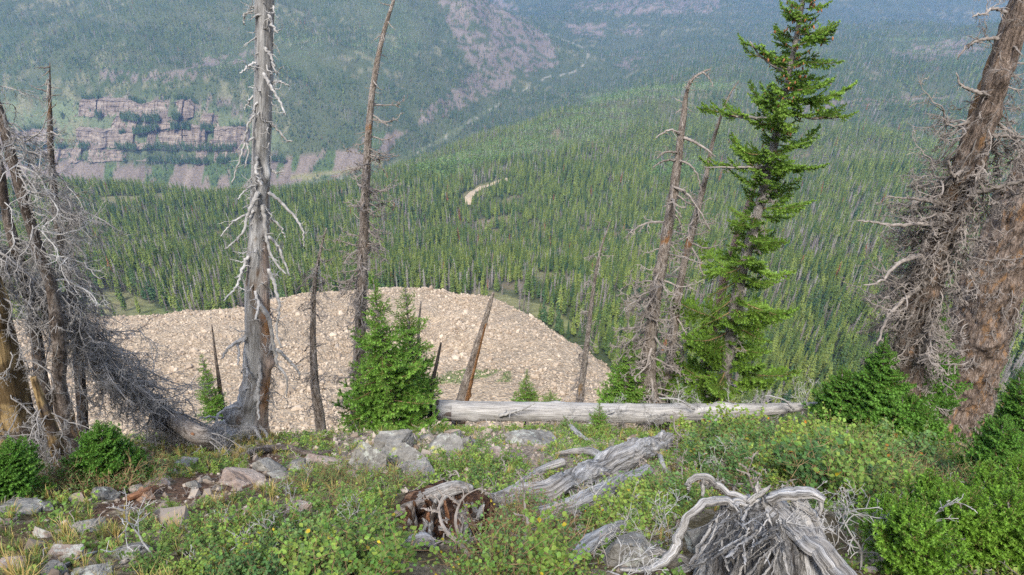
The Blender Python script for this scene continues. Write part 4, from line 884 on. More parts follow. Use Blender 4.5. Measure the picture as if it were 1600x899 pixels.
for i, (p_, dy) in enumerate([(fl((1480,352,14),(1440,350,10),(1400,352,8),(1366,348,5),(1340,345,3)), -.4), (fl((1478,320,11),(1440,312,8),(1410,310,5),(1386,307,3)), -.2), (fl((1462,400,14),(1430,402,11),(1400,415,8),(1376,440,6),(1350,446,3)), -.5),
   (fl((1545,150,10),(1520,142,8),(1500,132,5),(1495,115,3)), 0), (fl((1560,60,9),(1535,62,7),(1508,75,5),(1495,95,3)), 0), (fl((1572,20,9),(1555,14,7),(1536,22,5),(1518,26,3)), -.2), (fl((1510,262,12),(1490,275,9),(1482,250,6),(1498,228,4)), -.3),
   (fl((1540,215,9),(1570,212,8),(1600,215,7)), -.2), (fl((1500,290,14),(1530,300,11),(1570,290,10),(1610,280,9)), -.5), (fl((1450,440,12),(1410,470,9),(1385,500,7),(1370,540,4)), -.5)]):
    px_branch(R1, p_, 9.15, 9.15 + dy, M_twig_brown, seed=60 + i, k=8, subs=12)
R2, PcR2, rcR2 = dead_tree('dead_pine', 'thick reddish dead pine trunk wrapped in dense fine twigs at the far right', 'dead tree',
  [(1680, 150, 92), (1628, 270, 98), (1590, 350, 100), (1561, 420, 102), (1539, 490, 104), (1520, 550, 108), (1502, 610, 116), (1486, 655, 138), (1480, 690, 150)], float(gR2[1]), M_bark_dark, wm=.80, seed=16, bark=.07, k=96, knots=18, rough=.10, groove=.07, flare=.12,
  branches=[bd(250, B_fine_b, .3, .99, [(-200, 20)], (.7, 1.5), tilt=(-1.1, -.1)), bd(90, B_dark, .2, .97, [(120, 280)], (.35, .75), tilt=(-1.1, -.3)), bd(60, B_fine, .6, .99, [(-180, 0)], (.35, .6), tilt=(-1.3, -.3)), bd(26, B_long, .8, .98, [(170, 230)], (.6, 1.1), tilt=(-.4, .0)), bd(24, B_gnarl, .1, .5, [(130, 230)], (.5, .9), tilt=(-.6, .2))])
# left hand cluster
gL = g_hit(120, 728)
L1, PcL1, rcL1 = dead_tree('dead_spruce', 'dark peeling dead trunk leaning left, stoutest upright one of the left cluster', 'dead tree',
  [(-50, 40, 12), (-6, 160, 18), (22, 260, 21), (55, 375, 23), (82, 458, 25), (92, 540, 28), (94, 610, 30), (110, 680, 33), (124, 730, 36)], float(gL[1]), M_darkbark, wm=.72, seed=17, bark=.14, knots=20, extend=False,
  branches=[bd(20, B_silver, .15, .5, [(-60, 60)], (.5, .9), tilt=(-.1, .3)), bd(18, B_fine, .35, .95, (-180, 60), (.3, .7), tilt=(-.9, 0)), bd(24, B_fine, .05, .4, (-60, 60), (.4, .8), tilt=(-.4, .3))])
dead_tree('dead_spruce', 'dark dead trunk with orange wood at the left edge, left of the stouter peeling one', 'dead tree',
  [(-20, 150, 12), (-2, 255, 17), (12, 340, 19), (30, 410, 20), (48, 480, 21), (60, 560, 24), (72, 640, 26), (80, 730, 30)], float(gL[1]) + .5, M_darkbark, wm=.75, seed=18, bark=.14, knots=16,
  branches=[bd(14, B_fine, .3, .95, (-180, 60), (.4, .8), tilt=(-.9, 0)), bd(12, B_silver, .1, .5, (-60, 60), (.4, .7), tilt=(-.2, .4))])
dead_tree('dead_spruce', 'thinnest dead spruce of the left cluster, straight with a spiky top and hanging twigs', 'dead tree',
  [(78, 98, 1.5), (78, 140, 4), (78, 180, 9), (79, 230, 11), (84, 300, 13), (92, 360, 14), (104, 420, 15), (114, 490, 16), (124, 580, 18), (132, 690, 20)], float(gL[1]) + .8, M_darkbark, wm=.8, seed=19, bark=.12,
  branches=[bd(50, B_stub, 0, .3, (0, 360), (.3, .8)), bd(60, B_fine, .2, .6, (-80, 80), (.4, .95), tilt=(-1.0, -.1)), bd(20, B_fine, .15, .6, (100, 260), (.4, .7), tilt=(-.6, .1)), bd(14, B_fine, .5, .95, (-180, 40), (.4, .8), tilt=(-1.0, -.1))])
def tO(t, a, Pc): return np.ones(t.shape + (3,)) * np.where((fbm(np.cos(a) * 1.5, np.sin(a) * 1.5, t * 9, 2, 4) > .05)[..., None], np.array([1.0, 1.0, 1.0]), np.array([.42, .40, .40]))
dead_tree('bare_trunk', 'thick ochre-yellow barkless dead trunk behind grey twigs at the left edge', 'dead tree',
  [(-60, 300, 40), (-30, 420, 46), (-8, 510, 50), (8, 590, 52), (24, 660, 56), (40, 745, 64)], float(gL[1]) - .1, M_ochre, seed=20, k=28, knots=12, rough=.14, tint=tO,
  branches=[bd(46, B_fine, .15, .97, (-170, 40), (.4, .8), tilt=(-1.1, -.1)), bd(5, B_silver, .2, .8, (-120, 40), (.4, .6))])
dead_tree('bare_trunk', 'thinner ochre barkless trunk leaning between the dark trunks on the left', 'dead tree',
  [(52, 590, 9), (64, 625, 14), (78, 662, 18), (90, 700, 21), (98, 735, 25)], float(gL[1]) - .35, M_ochre, seed=21, knots=6, rough=.14, tint=tO, branches=[bd(30, B_fine, .2, .95, (-170, 30), (.4, .7), tilt=(-1.1, -.1))])
gF = g_hit(345, 703)
Fl, PcF, rcF = dead_tree('fallen_tree', 'toppled dead tree smothered in grey twigs at the foot of the grey snag', 'dead tree',
  [(-120, 296, 18, 4.9), (-10, 390, 22, 5.15), (60, 460, 24, 5.35), (110, 515, 26, 5.55), (180, 580, 28, 6.0), (256, 645, 31, 6.6), (305, 678, 34, float(gF[1]) - .25), (345, 702, 38, float(gF[1]))], 6.6, M_barkgrey, wm=.80, seed=22, bark=.12, k=26, knots=20, extend=False,
  branches=[bd(60, B_fine, .08, .82, [(-170, 10)], (.35, .8), tilt=(-1.3, -.3)), bd(110, B_sweep, .08, .8, [(-75, 25)], (.45, .95), tilt=(-1.15, -.45)), bd(80, B_sweep, .3, .97, [(-50, 35)], (.4, .8), tilt=(-.95, -.3)), bd(70, B_fine, .1, .72, [(-60, 60)], (.55, 1.1), tilt=(-1.0, .1)), bd(8, B_silver, .1, .7, [(-70, 20)], (.6, 1.0), tilt=(-.7, .1)), bd(34, B_fine, .05, .6, [(30, 150)], (.4, .9), tilt=(-.2, .6))])
def tF(t, a, Pc): return np.ones(t.shape + (3,))
M_redpatch = wood_mat('red_brown_bark_patch', [(.15, .07, .04), (.28, .135, .07), (.26, .2, .16)], .4, scale=(14, 14, 3), fine=(60, 60, 12))
for (x_, y_) in ((262, 640), (280, 652), (322, 690), (300, 668)):
    i = int(np.argmin(np.abs(to_px(PcF)[0] - x_))); d = PcF[min(i + 2, len(PcF) - 1)] - PcF[i - 2]; d /= np.linalg.norm(d); c0 = PcF[i] + np.array([0, -.75, .75]) * rcF[i] * .7
    me_, _, _, og = trunk_mesh('bark_flake', np.array([c0 - d * .13, c0, c0 + d * .13]), np.array([.012, .032, .01]), M_redpatch, k=10, step=.02, seed=x_, rough=.3); put('bark_flake', me_, Fl, og - np.array(Fl.location))

# ------------------------------------------------------------------ the log and other lying wood
def tLog(t, a, Pc): return np.ones(t.shape + (3,))
lp = [(686, 641, 34), (720, 642, 31), (800, 643, 31), (880, 644, 31), (960, 646, 31), (1040, 645, 29), (1120, 643, 25), (1190, 640, 20), (1240, 637, 15), (1284, 632, 9)]
P, r_ = px_path(lp, 9.75); P = P[::-1]; r_ = r_[::-1]
me_, PcG, rcG, og = trunk_mesh('trunk', P, r_, M_log, k=36, step=.03, rough=.05, groove=.05, knots=26, seed=25)
LG = thing('fallen_log', 'long smooth grey fallen log lying across the brow of the hill', 'log', og); put('trunk', me_, LG)
for i in range(9):                                # splintered broken end
    a = i * .7; mb = MB(); p0 = P[-1] + np.array([0, math.cos(a), math.sin(a)]) * r_[-1] * .7; V, Q, T = tube([p0 + [.25, 0, 0], p0 + [0, 0, 0], p0 + [-.05 - .12 * rnd.random(), .03 * math.cos(a), .05 * math.sin(a)]], [.07, .055, .006], 6); mb.add(V, Q, T)
    me_ = mb.mesh('splinter', M_darkbark if i % 3 else M_silver, True, origin=p0); put('splinter', me_, LG, p0 - np.array(og))
add_branches(LG, PcG, rcG, 34, B_white, .02, .6, (0, 360), (.5, 1.1), 31, tilt=(.1, .9), sink=.2)
add_branches(LG, PcG, rcG, 46, B_fine, .1, .95, (-150, -30), (.4, .7), 32, tilt=(-1.1, -.3), sink=.9)
add_branches(LG, PcG, rcG, 30, B_gnarl, .45, .95, (-150, -30), (.3, .5), 33, tilt=(-.9, -.3), sink=.9)
for i, p_ in enumerate([fl((960,642,7),(940,650,7),(915,668,5)), fl((780,650,8),(815,640,5),(836,630,3)), fl((1085,640,6),(1060,625,4),(1030,622,3)), fl((1240,640,6),(1225,625,4),(1195,618,3)), fl((1130,640,8),(1120,655,7),(1105,668,4))]): px_branch(LG, p_, 9.5, 9.3, M_twig_silver, seed=70 + i, k=6, subs=8)

def lying(name, label, cat, pts, mat, lift=.5, k=20, group=None, **kw):
    """wood lying on the slope: pts (photo x, photo y, width px) or with a height above ground"""
    P = []; r_ = []
    for p in pts:
        q = g_hit(p[0], p[1] + p[2] * lift); y_ = q[1]; h = p[3] if len(p) > 3 else 0; y_ = y_ - h; qq = at_y(p[0], p[1], y_); P.append(qq); r_.append(.5 * p[2] * (qq @ fw) / F_PX)
    me_, Pc, rc, og = trunk_mesh('trunk', np.array(P), np.array(r_), mat, k=k, **kw)
    t = thing(name, label, cat, og, group); put('trunk', me_, t); return t, Pc, rc, np.array(P)
def lying_part(root, pts, mat, name='limb', lift=.5, k=14, **kw):
    P = []; r_ = []
    for p in pts:
        q = g_hit(p[0], p[1] + p[2] * lift); y_ = q[1] - (p[3] if len(p) > 3 else 0); qq = at_y(p[0], p[1], y_); P.append(qq); r_.append(.5 * p[2] * (qq @ fw) / F_PX)
    me_, Pc, rc, og = trunk_mesh(name, np.array(P), np.array(r_), mat, k=k, step=.015, **kw); return put(name, me_, root, og - np.array(root.location))
W1, _, _, _ = lying('fallen_driftwood', 'split silvery weathered trunk lying in the shrubs below the log', 'fallen trunk',
  [(772, 788, 36, .12), (815, 778, 42, .15), (870, 766, 38, .2), (930, 736, 46, .22), (985, 712, 44, .22), (1042, 690, 28, .2)], M_silver, step=.012, rough=.35, groove=.34, knots=8, seed=26, ends=.12, k=56, lift=.1, wav=.1)
lying_part(W1, [(838, 806, 26, .1), (890, 792, 30, .15), (950, 765, 28, .15), (1010, 736, 22, .15)], M_silver, 'split_half', seed=27, rough=.25, groove=.25, k=24)
lying_part(W1, [(1036, 676, 9, .15), (1030, 700, 9, .15), (1034, 722, 8, .1), (1042, 738, 4, 0)], M_twig_silver, 'limb', seed=28)
lying_part(W1, [(945, 718, 14, .1), (925, 706, 13, .15), (900, 705, 10, .1), (868, 710, 5, .05)], M_silver, 'limb', seed=29, rough=.2, groove=.2)
lying_part(W1, [(880, 722, 14, .05), (850, 732, 12, .03), (826, 745, 10, 0), (806, 757, 5, 0)], M_silver, 'limb', seed=30, rough=.2, groove=.2)
lying_part(W1, [(965, 775, 8, .05), (970, 790, 7, .05), (962, 800, 5, 0)], M_silver, 'limb', seed=31)
lying('grey_limb', 'short forked grey limb lying in the greenery just below the log', 'branch', [(884, 655, 8), (893, 668, 9), (905, 680, 9), (922, 690, 4)], M_silver, seed=32, rough=.1)
tt_, _, _, _ = lying('grey_limb', 'thin dark curved root lying behind the pointed slab at the foot of the grey snag', 'branch', [(378, 712, 10), (415, 702, 12), (450, 700, 10), (480, 708, 9), (520, 706, 6)], M_darkbark, seed=33, rough=.2)
lying('rotten_wood_strip', 'rusty brown strip of rotten wood lying on the bare soil at left', 'rotten wood', [(200, 778, 10), (225, 770, 16), (245, 762, 8)], M_redpatch, seed=34, rough=.3)
lying('grey_limb', 'pale dead stick lying on the rocks at bottom left', 'branch', [(85, 893, 6), (110, 880, 6), (135, 868, 6), (152, 862, 3)], M_silver, seed=35, rough=.1)
lying('rotten_log', 'dark grey half-rotted wood running down beside the lichened boulder at bottom centre', 'rotten wood', [(1000, 815, 14), (960, 828, 24), (920, 850, 26), (880, 885, 28)], M_grey, seed=36, rough=.3, groove=.3, k=26)

# silvery root mass at the lower right
gS = g_hit(1180, 880); YS = 3.05
ST = thing('weathered_stump', 'upturned silvery stump with fibrous tangled roots at bottom right', 'stump', at_y(1185, 850, YS))
def root_part(pts, name='root', mat=M_silver, k=28, seed=0, rough=.55, groove=.5, flat=.75):
    P, r_ = px_path(pts, YS); me_, _, _, og = trunk_mesh(name, P, r_, mat, k=k, step=.010, rough=rough, groove=groove, seed=seed, lean_flat=flat, ends=.05, wav=.35, knots=3); put(name, me_, ST, og - np.array(ST.location))
root_part([(1074,768,7,3.25),(1080,752,13,3.25),(1092,744,14,3.25),(1106,749,15,3.22),(1122,764,13,3.2),(1145,776,14,3.15),(1165,784,18,3.1)], seed=1)
root_part([(1097,748,8,3.2),(1100,762,9,3.18),(1098,776,5,3.15)], seed=2)
root_part([(1170,790,22,3.1),(1135,784,20,3.05),(1105,786,16,2.98),(1080,802,15,2.9),(1068,826,15,2.82),(1058,850,16,2.75),(1036,876,15,2.68),(1005,892,12,2.62),(968,890,8,2.62)], seed=3)
root_part([(1100,884,14,2.72),(1060,872,14,2.74),(1020,862,14,2.78),(985,866,10,2.8),(950,876,6,2.8)], seed=4)
root_part([(1150,792,20,3.1),(1190,784,26,3.08),(1225,775,24,3.02),(1258,772,20,2.97),(1287,782,12,2.92)], seed=5, flat=.5)
root_part([(1278,782,9,2.93),(1283,795,8,2.9),(1281,808,4,2.88)], seed=6)
root_part([(1240,784,15,3.0),(1262,792,16,2.95),(1277,812,17,2.9),(1284,836,14,2.86),(1282,852,8,2.84)], seed=7, flat=.4)
root_part([(1205,792,34,3.08),(1232,812,38,2.95),(1262,842,40,2.76),(1296,872,42,2.56),(1335,912,44,2.36)], seed=8, k=36, groove=.18)
root_part([(1186,775,5,3.1),(1182,765,7,3.12),(1184,752,2,3.14)], seed=9); root_part([(1170,784,10,3.1),(1192,768,9,3.1),(1204,758,2,3.1)], seed=10)
root_part([(1160,790,44,3.15),(1172,815,64,3.12),(1180,845,78,3.08),(1185,880,84,3.02),(1188,920,88,2.95)], name='root_mass', mat=M_grey, seed=11, k=56, rough=.45, groove=.5)
root_part([(1150,790,30,3.12),(1150,812,34,3.08),(1146,845,40,3.02),(1140,880,46,2.95),(1135,915,50,2.9)], name='root_mass', mat=M_grey, seed=12, k=48, rough=.45, groove=.5)
def stump_body(pts, seed, mat=M_silver, k=170, flat=.7, flute=.16, groove=.3):
    P, r_ = px_path(pts, YS); me_, _, _, og = trunk_mesh('stump_body', P, r_, mat, k=k, step=.008, rough=.35, groove=groove, seed=seed, lean_flat=flat, flute=flute, ends=.08, wav=.1); put('stump_body', me_, ST, og - np.array(ST.location))
stump_body([(1196,782,36,3.16),(1200,796,70,3.1),(1204,822,104,2.98),(1206,860,128,2.8),(1206,900,146,2.6),(1206,950,150,2.4)], 301, mat=M_stump)
stump_body([(1140,786,24,3.12),(1146,800,44,3.06),(1142,840,52,2.9),(1132,880,62,2.7),(1120,930,66,2.45)], 302, k=90, mat=M_stump)
stump_body([(1250,776,16,3.05),(1252,796,30,3.0),(1256,830,44,2.88),(1262,870,52,2.7),(1270,930,60,2.45)], 303, k=80, mat=M_silver)
gg = np.random.default_rng(5)
for i in range(70):
    u = gg.uniform(-.1, 1.0); x0 = 1128 + 100 * u; x1 = x0 + gg.uniform(-45, 40) - 12; yy0 = gg.uniform(786, 860); w_ = gg.uniform(2.5, 9)
    yy1 = yy0 + gg.uniform(15, 80); q = 2.9 - (yy0 - 786) * .0042 - gg.uniform(0, .12)
    root_part([(x0, yy0, w_ * .7, q), ((x0 + x1) / 2 + gg.uniform(-8, 8), (yy0 + yy1) / 2, w_, q - .1), (x1, yy1, w_ * .5, q - .22)], seed=100 + i, k=8, flat=.45, mat=[M_silver, M_stump, M_stump, M_log][i % 4])
root_part([(1155,845,14,2.92),(1120,862,16,2.82),(1085,885,16,2.72),(1050,905,12,2.66)], seed=14)
root_part([(1165,815,12,2.98),(1140,832,15,2.9),(1115,858,14,2.82),(1100,900,12,2.7)], seed=15); root_part([(1225,825,14,2.95),(1240,855,16,2.85),(1252,880,8,2.8)], seed=16)
PcS = np.array([at_y(1180 + 3 * i, 800 + 8 * i, 2.9) for i in range(12)])
add_branches(ST, PcS, np.full(12, .1), 22, B_white, 0, 1, (-170, -10), (.3, .6), 44, tilt=(-.9, .5))
add_branches(ST, PcS, np.full(12, .1), 10, B_white, 0, 1, (-30, 60), (.4, .7), 45, tilt=(-.3, .5))

# rotten hollow stump, lower centre
RS = thing('rotten_stump', 'broken hollow stump of crumbling red-brown wood with a grey rim at bottom centre', 'stump', g_hit(700, 860))
def rs_part(pts, Yv, name, mat, seed, **kw):
    P, r_ = px_path(pts, Yv); me_, _, _, og = trunk_mesh(name, P, r_, mat, step=.012, seed=seed, ends=.05, **kw); put(name, me_, RS, og - np.array(RS.location))
rs_part([(712,762,60,3.9),(706,785,124,3.75),(700,825,152,3.5),(698,870,160,3.2),(698,930,160,2.95)], 3.8, 'heartwood', M_rotten, 51, k=110, rough=.5, groove=.45, flute=.14, lean_flat=.45)
rs_part([(632,806,12,3.7),(648,788,24,3.7),(680,772,26,3.7),(712,762,22,3.72),(738,764,10,3.75)], 3.8, 'rim', M_silver, 52, k=22, rough=.35, groove=.35)
rs_part([(616,806,12,3.45),(634,796,22,3.5),(664,786,14,3.55)], 3.8, 'rim', M_barkgrey, 53, k=20, rough=.35, groove=.35)
rs_part([(618,866,14,3.0),(640,854,30,2.95),(664,846,28,2.95),(680,856,10,2.95)], 3.3, 'rim', M_silver, 54, k=24, rough=.3, groove=.4)
for i in range(80):
    x0 = gg.uniform(632, 768); y0 = gg.uniform(772, 890); w_ = gg.uniform(5, 13); q = 3.62 - (y0 - 772) / 118 * .78 - gg.uniform(.02, .2); dx = gg.uniform(-12, 12); dy = gg.uniform(8, 34)
    rs_part([(x0, y0, w_ * .6), (x0 + dx * .5, y0 + dy * .5, w_), (x0 + dx, y0 + dy, w_ * .4)], q, 'splinter', [M_rotten, M_grey, M_silver, M_darkbark, M_redpatch, M_rotten][i % 6], 200 + i, k=8, rough=.35, groove=.3)

# ------------------------------------------------------------------ rocks of the foreground
def angular(seed, cuts, sub=5):
    V, T = rock_mesh(1, cuts=0, sub=sub); g = np.random.default_rng(seed + 900); V /= np.linalg.norm(V, axis=1)[:, None]
    ax = g.normal(size=(3, 3)); q_, _ = np.linalg.qr(ax)
    for k in range(cuts + 6):
        nrm = q_[k % 3] * (1 if k % 2 else -1) + g.normal(0, .28, 3) if k < 6 else g.normal(size=3); nrm /= np.linalg.norm(nrm); d = g.uniform(.40, .62) if k < 6 else g.uniform(.52, .8)
        V = V - np.maximum(V @ nrm - d, 0)[:, None] * nrm
    V /= np.abs(V).max(0)
    return V, T
def big_rock(label, px, py, wpx, hpx, mat, seed, cuts=12, rot=0.0, tilt=0.0, cat='rock', group=None, sink=None, depth=.8):
    sink = (.62 if px < 520 else .45) if sink is None else sink
    V, T = angular(seed, cuts, 5 if wpx > 45 else 4); g = g_hit(px, py + hpx * .30); t = g @ fw
    a = wpx * .52 * t / F_PX; c = hpx * (.62 if px > 500 else .55) * t / F_PX
    nn_ = V / (np.linalg.norm(V, axis=1)[:, None] + 1e-9); lay_ = fbm(V[:, 0] * 1.2 + seed, V[:, 1] * 1.2, V[:, 2] * 7, 3, seed); ck = np.abs(fbm(V[:, 0] * 1.8 + seed, V[:, 1] * 1.8, V[:, 2] * 1.8, 2, seed + 3))
    V = V * (1 + .05 * lay_ + .035 * fbm(V[:, 0] * 7, V[:, 1] * 7, V[:, 2] * 7, 3, seed) - .12 * np.clip(1 - ck / .06, 0, 1))[:, None]
    V = V * [a, a * depth, c]
    o_ = thing('rock', label, cat, g + np.array([0, a * depth * .3, c * (.45 - sink)]), group, new_mesh('rock', V, T, mat, False)); o_.rotation_euler = (R(-18) + tilt * .3, tilt, rot); return o_
big_rock('large grey lichened outcrop block left of centre, squarest of the outcrop', 575, 712, 62, 78, M_rock, 1, rot=.2, cuts=10)
big_rock('tall pale grey outcrop block at the crest of the outcrop below the bright spruce', 612, 690, 72, 44, M_rock, 2, rot=.5)
big_rock('wide grey outcrop rock in the middle of the outcrop', 640, 712, 80, 48, M_rock, 3, rot=-.3)
big_rock('lumpy grey outcrop rock at the right end of the outcrop', 690, 700, 66, 44, M_rock, 4, rot=.1)
big_rock('low dark-cracked rock in front of the outcrop', 655, 735, 60, 34, M_rock, 5)
big_rock('small pale rock perched on top of the outcrop', 646, 684, 20, 16, M_rockpink, 6)
big_rock('small grey rock on the right shoulder of the outcrop', 725, 690, 34, 22, M_rock, 7)
for i_, (x_, y_, w_, h_, l_) in enumerate([(592, 728, 34, 22, 'broken piece at the foot of the squarest outcrop block'), (628, 728, 30, 22, 'dark broken piece between the wide outcrop rock and the cracked one'), (600, 704, 28, 20, 'wedge of rock jammed between the two tallest outcrop blocks'), (672, 718, 28, 20, 'small angular piece under the lumpy outcrop rock'),
      (560, 690, 26, 18, 'small lichened piece at the upper left of the outcrop'), (668, 684, 22, 14, 'small angular stone at the top edge of the outcrop'), (705, 722, 30, 18, 'flat angular piece in the leaves right of the lumpy outcrop rock'), (712, 680, 24, 14, 'small tan stone behind the outcrop near the spruce'), (745, 692, 20, 12, 'small stone in the gravel just right of the outcrop'), (548, 740, 26, 16, 'angular stone at the lower left foot of the outcrop')]):
    big_rock(l_, x_, y_, w_, h_, M_rock if i_ % 3 else M_rockpink, 60 + i_, cuts=7, rot=i_ * .7, tilt=.2 * (-1) ** i_)
big_rock('flat pale slab in the gravel right of the outcrop', 770, 706, 50, 14, M_rockpink, 8)
big_rock('long pale ledge of rock along the gravel below the log', 835, 692, 90, 15, M_rock, 9)
big_rock('small white stone among leaves right of the outcrop', 738, 722, 16, 16, M_rock, 10)
big_rock('pointed grey slab of rock below the grey snag', 412, 722, 66, 44, M_rock, 11, rot=.6, tilt=.5, cuts=7)
big_rock('tilted tan slab running down left of the pointed slab', 372, 748, 84, 26, M_rockpink, 12, tilt=.45, rot=.3, cuts=7)
big_rock('grey triangular rock right of the pointed slab', 462, 722, 34, 42, M_rock, 13, cuts=7)
big_rock('small tan rock on the soil below the pointed slab', 408, 752, 22, 26, M_rockpink, 14)
big_rock('pink-grey angular boulder in the greenery left of centre', 462, 792, 58, 42, M_rockpink, 15, rot=.3, cuts=8)
big_rock('greenish low stone beside the pointed slab', 440, 742, 50, 18, M_rock, 16)
big_rock('tall lichened rock standing at the brow by the brown block', 253, 742, 26, 32, M_rockpink, 17, cuts=8)
big_rock('brown squared block of rock tilted on the slope at left', 220, 772, 46, 30, M_rockbrown, 18, cuts=6, tilt=-.5, rot=.5)
big_rock('tan flat rock behind the brown squared block', 240, 757, 40, 16, M_rockpink, 19, cuts=8)
big_rock('whitish lichened boulder on the grass at left', 158, 770, 48, 32, M_rock, 20, rot=.4)
big_rock('long dark grey rock at the left edge', 28, 795, 66, 24, M_rock, 21)
big_rock('pale grey rock right of the long dark rock at the left edge', 62, 790, 34, 28, M_rock, 22)
big_rock('small pale stone between the left rocks and the whitish boulder', 120, 779, 26, 18, M_rockpink, 23)
big_rock('pink pointed rock in the dry grass at left', 62, 830, 40, 34, M_rockpink, 24, cuts=7)
big_rock('rock with bright yellow-green lichen at lower left', 130, 822, 58, 30, M_rock, 25)
big_rock('broad pink-grey lichened slab near the bottom left corner', 92, 862, 72, 44, M_rockpink, 26, cuts=8, rot=.3)
big_rock('yellow-lichened rock at the bottom edge on the left', 72, 890, 46, 34, M_rock, 27)
big_rock('pinkish flat rock in the bottom left corner', 14, 880, 52, 26, M_rockpink, 28)
big_rock('grey slanting slab half hidden under leaves at lower left', 200, 862, 62, 44, M_rock, 29, tilt=-.3)
big_rock('low grey rock at the bottom edge left of the leaning white twig', 140, 892, 60, 26, M_rock, 30)
big_rock('dark stone in the soil under the brown block', 300, 755, 26, 22, M_rock, 31)
big_rock('grey stone at the top of the bare soil', 318, 748, 24, 22, M_rock, 32)
big_rock('small grey upright stone left of the bare soil', 303, 765, 16, 22, M_rock, 33)
big_rock('dark brown stone at the brow under the toppled tree', 292, 722, 36, 22, M_rock, 34)
big_rock('orange-tan stone at the foot of the grey snag', 368, 708, 18, 16, M_rockbrown, 35)
big_rock('tan stone lying in the gravel at the brow right of the thin sapling', 500, 722, 60, 18, M_rockpink, 36)
big_rock('big flat-topped lichened boulder behind the rotted wood at bottom centre', 985, 862, 96, 66, M_rock, 37, cuts=9, rot=.2)
big_rock('smooth grey boulder caught inside the silvery stump', 1108, 840, 74, 84, M_rock, 38, cuts=14)
big_rock('small grey stone in the leaves above the flat-topped boulder', 1010, 800, 44, 18, M_rock, 39)
big_rock('pinkish stone in the greenery near the bottom left of centre', 390, 872, 36, 28, M_rockpink, 40)
big_rock('half-buried pale stone below the white twigs at lower left', 300, 858, 40, 24, M_rockpink, 41)
big_rock('half-buried grey stone at the bottom, left of the rotten stump', 520, 862, 40, 24, M_rock, 42)
pebm = []
for k in range(6):
    V, T = rock_mesh(700 + k, sub=1, cuts=7); pebm.append(new_mesh('pebble', V, T, foliage_mat('pebble_stone', (.16, .12, .09), (.42, .36, .30), .95) if k == 0 else pebm[0].materials[0], False, np.ones((len(V), 3))))
C_peb = proto_collection('pebble', pebm)

# ------------------------------------------------------------------ live conifers
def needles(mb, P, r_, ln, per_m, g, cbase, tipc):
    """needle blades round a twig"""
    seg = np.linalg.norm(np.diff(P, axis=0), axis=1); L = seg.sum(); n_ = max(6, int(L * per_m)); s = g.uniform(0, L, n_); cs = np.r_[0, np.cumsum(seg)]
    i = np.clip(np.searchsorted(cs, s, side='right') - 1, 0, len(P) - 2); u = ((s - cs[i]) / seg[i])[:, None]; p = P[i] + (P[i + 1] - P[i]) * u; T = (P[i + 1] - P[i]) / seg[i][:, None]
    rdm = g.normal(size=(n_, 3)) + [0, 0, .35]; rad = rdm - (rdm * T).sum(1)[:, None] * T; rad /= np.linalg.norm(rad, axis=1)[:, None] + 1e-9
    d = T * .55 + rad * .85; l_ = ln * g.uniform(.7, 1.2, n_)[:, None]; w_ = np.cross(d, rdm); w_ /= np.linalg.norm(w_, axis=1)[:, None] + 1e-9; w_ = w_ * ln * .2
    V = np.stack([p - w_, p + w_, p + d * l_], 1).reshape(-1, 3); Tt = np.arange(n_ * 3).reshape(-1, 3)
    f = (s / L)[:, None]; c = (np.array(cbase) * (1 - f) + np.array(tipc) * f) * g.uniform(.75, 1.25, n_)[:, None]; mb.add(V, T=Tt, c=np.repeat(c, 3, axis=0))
def bough_shape(L, seed, droop=.25, upt=.45, ln=.024, per_m=520, side=.5, bare=.12, gap=.0, tw=16, sag=0.0):
    g = np.random.default_rng(seed); mb = MB(); wd = MB(); P = [np.zeros(3)]; d = np.array([1, 0, .1 - droop * .5]); n_ = 9
    for i in range(n_): d = d + [0, g.normal(0, .08), g.normal(0, .05) + upt * .16 * (i / n_) * 1.6 - droop * .06]; d /= np.linalg.norm(d); P.append(P[-1] + d * L / n_)
    P = np.array(P); V, Q, T = tube(P, np.linspace(.011 * L + .004, .002, len(P)), 4); wd.add(V, Q, T)
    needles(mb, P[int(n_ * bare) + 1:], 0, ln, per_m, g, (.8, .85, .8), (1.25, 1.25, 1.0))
    for q in range(tw):
        u = bare + (1 - bare) * (q + g.uniform(0, 1)) / tw; x = u * n_; i = min(int(x), n_ - 1); p0 = P[i] + (P[i + 1] - P[i]) * (x - i); t = P[i + 1] - P[i]; t /= np.linalg.norm(t)
        if g.random() < gap: continue
        sgn = 1 if q % 2 else -1; sd = np.array([-t[1], t[0], 0]); an = g.uniform(.6, 1.1); dd = t * math.cos(an) + sgn * sd * math.sin(an) + [0, 0, g.normal(-.05 - sag, .18)]; l_ = L * side * (1.02 - u) * g.uniform(.6, 1.15) + .04
        K = 5; PP = [p0]
        for w_ in range(K): dd = dd + [0, 0, .05 - sag * .12] + g.normal(0, .07, 3); dd /= np.linalg.norm(dd); PP.append(PP[-1] + dd * l_ / K)
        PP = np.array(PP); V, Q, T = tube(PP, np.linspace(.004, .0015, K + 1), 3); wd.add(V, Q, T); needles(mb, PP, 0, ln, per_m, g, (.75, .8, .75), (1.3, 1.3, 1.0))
        for z_ in range(max(0, int(l_ / .07))):
            v = g.uniform(.25, .9) * K; j = min(int(v), K - 1); q0 = PP[j]; s2 = 1 if z_ % 2 else -1; t2 = PP[j + 1] - PP[j]; t2 /= np.linalg.norm(t2); sd2 = np.array([-t2[1], t2[0], 0]); d2 = t2 * .7 + s2 * sd2 * .7 + [0, 0, g.normal(.02 - sag, .2)]
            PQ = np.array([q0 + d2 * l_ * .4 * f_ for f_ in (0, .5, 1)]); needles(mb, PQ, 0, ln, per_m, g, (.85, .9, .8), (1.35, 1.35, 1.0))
    return mb, wd
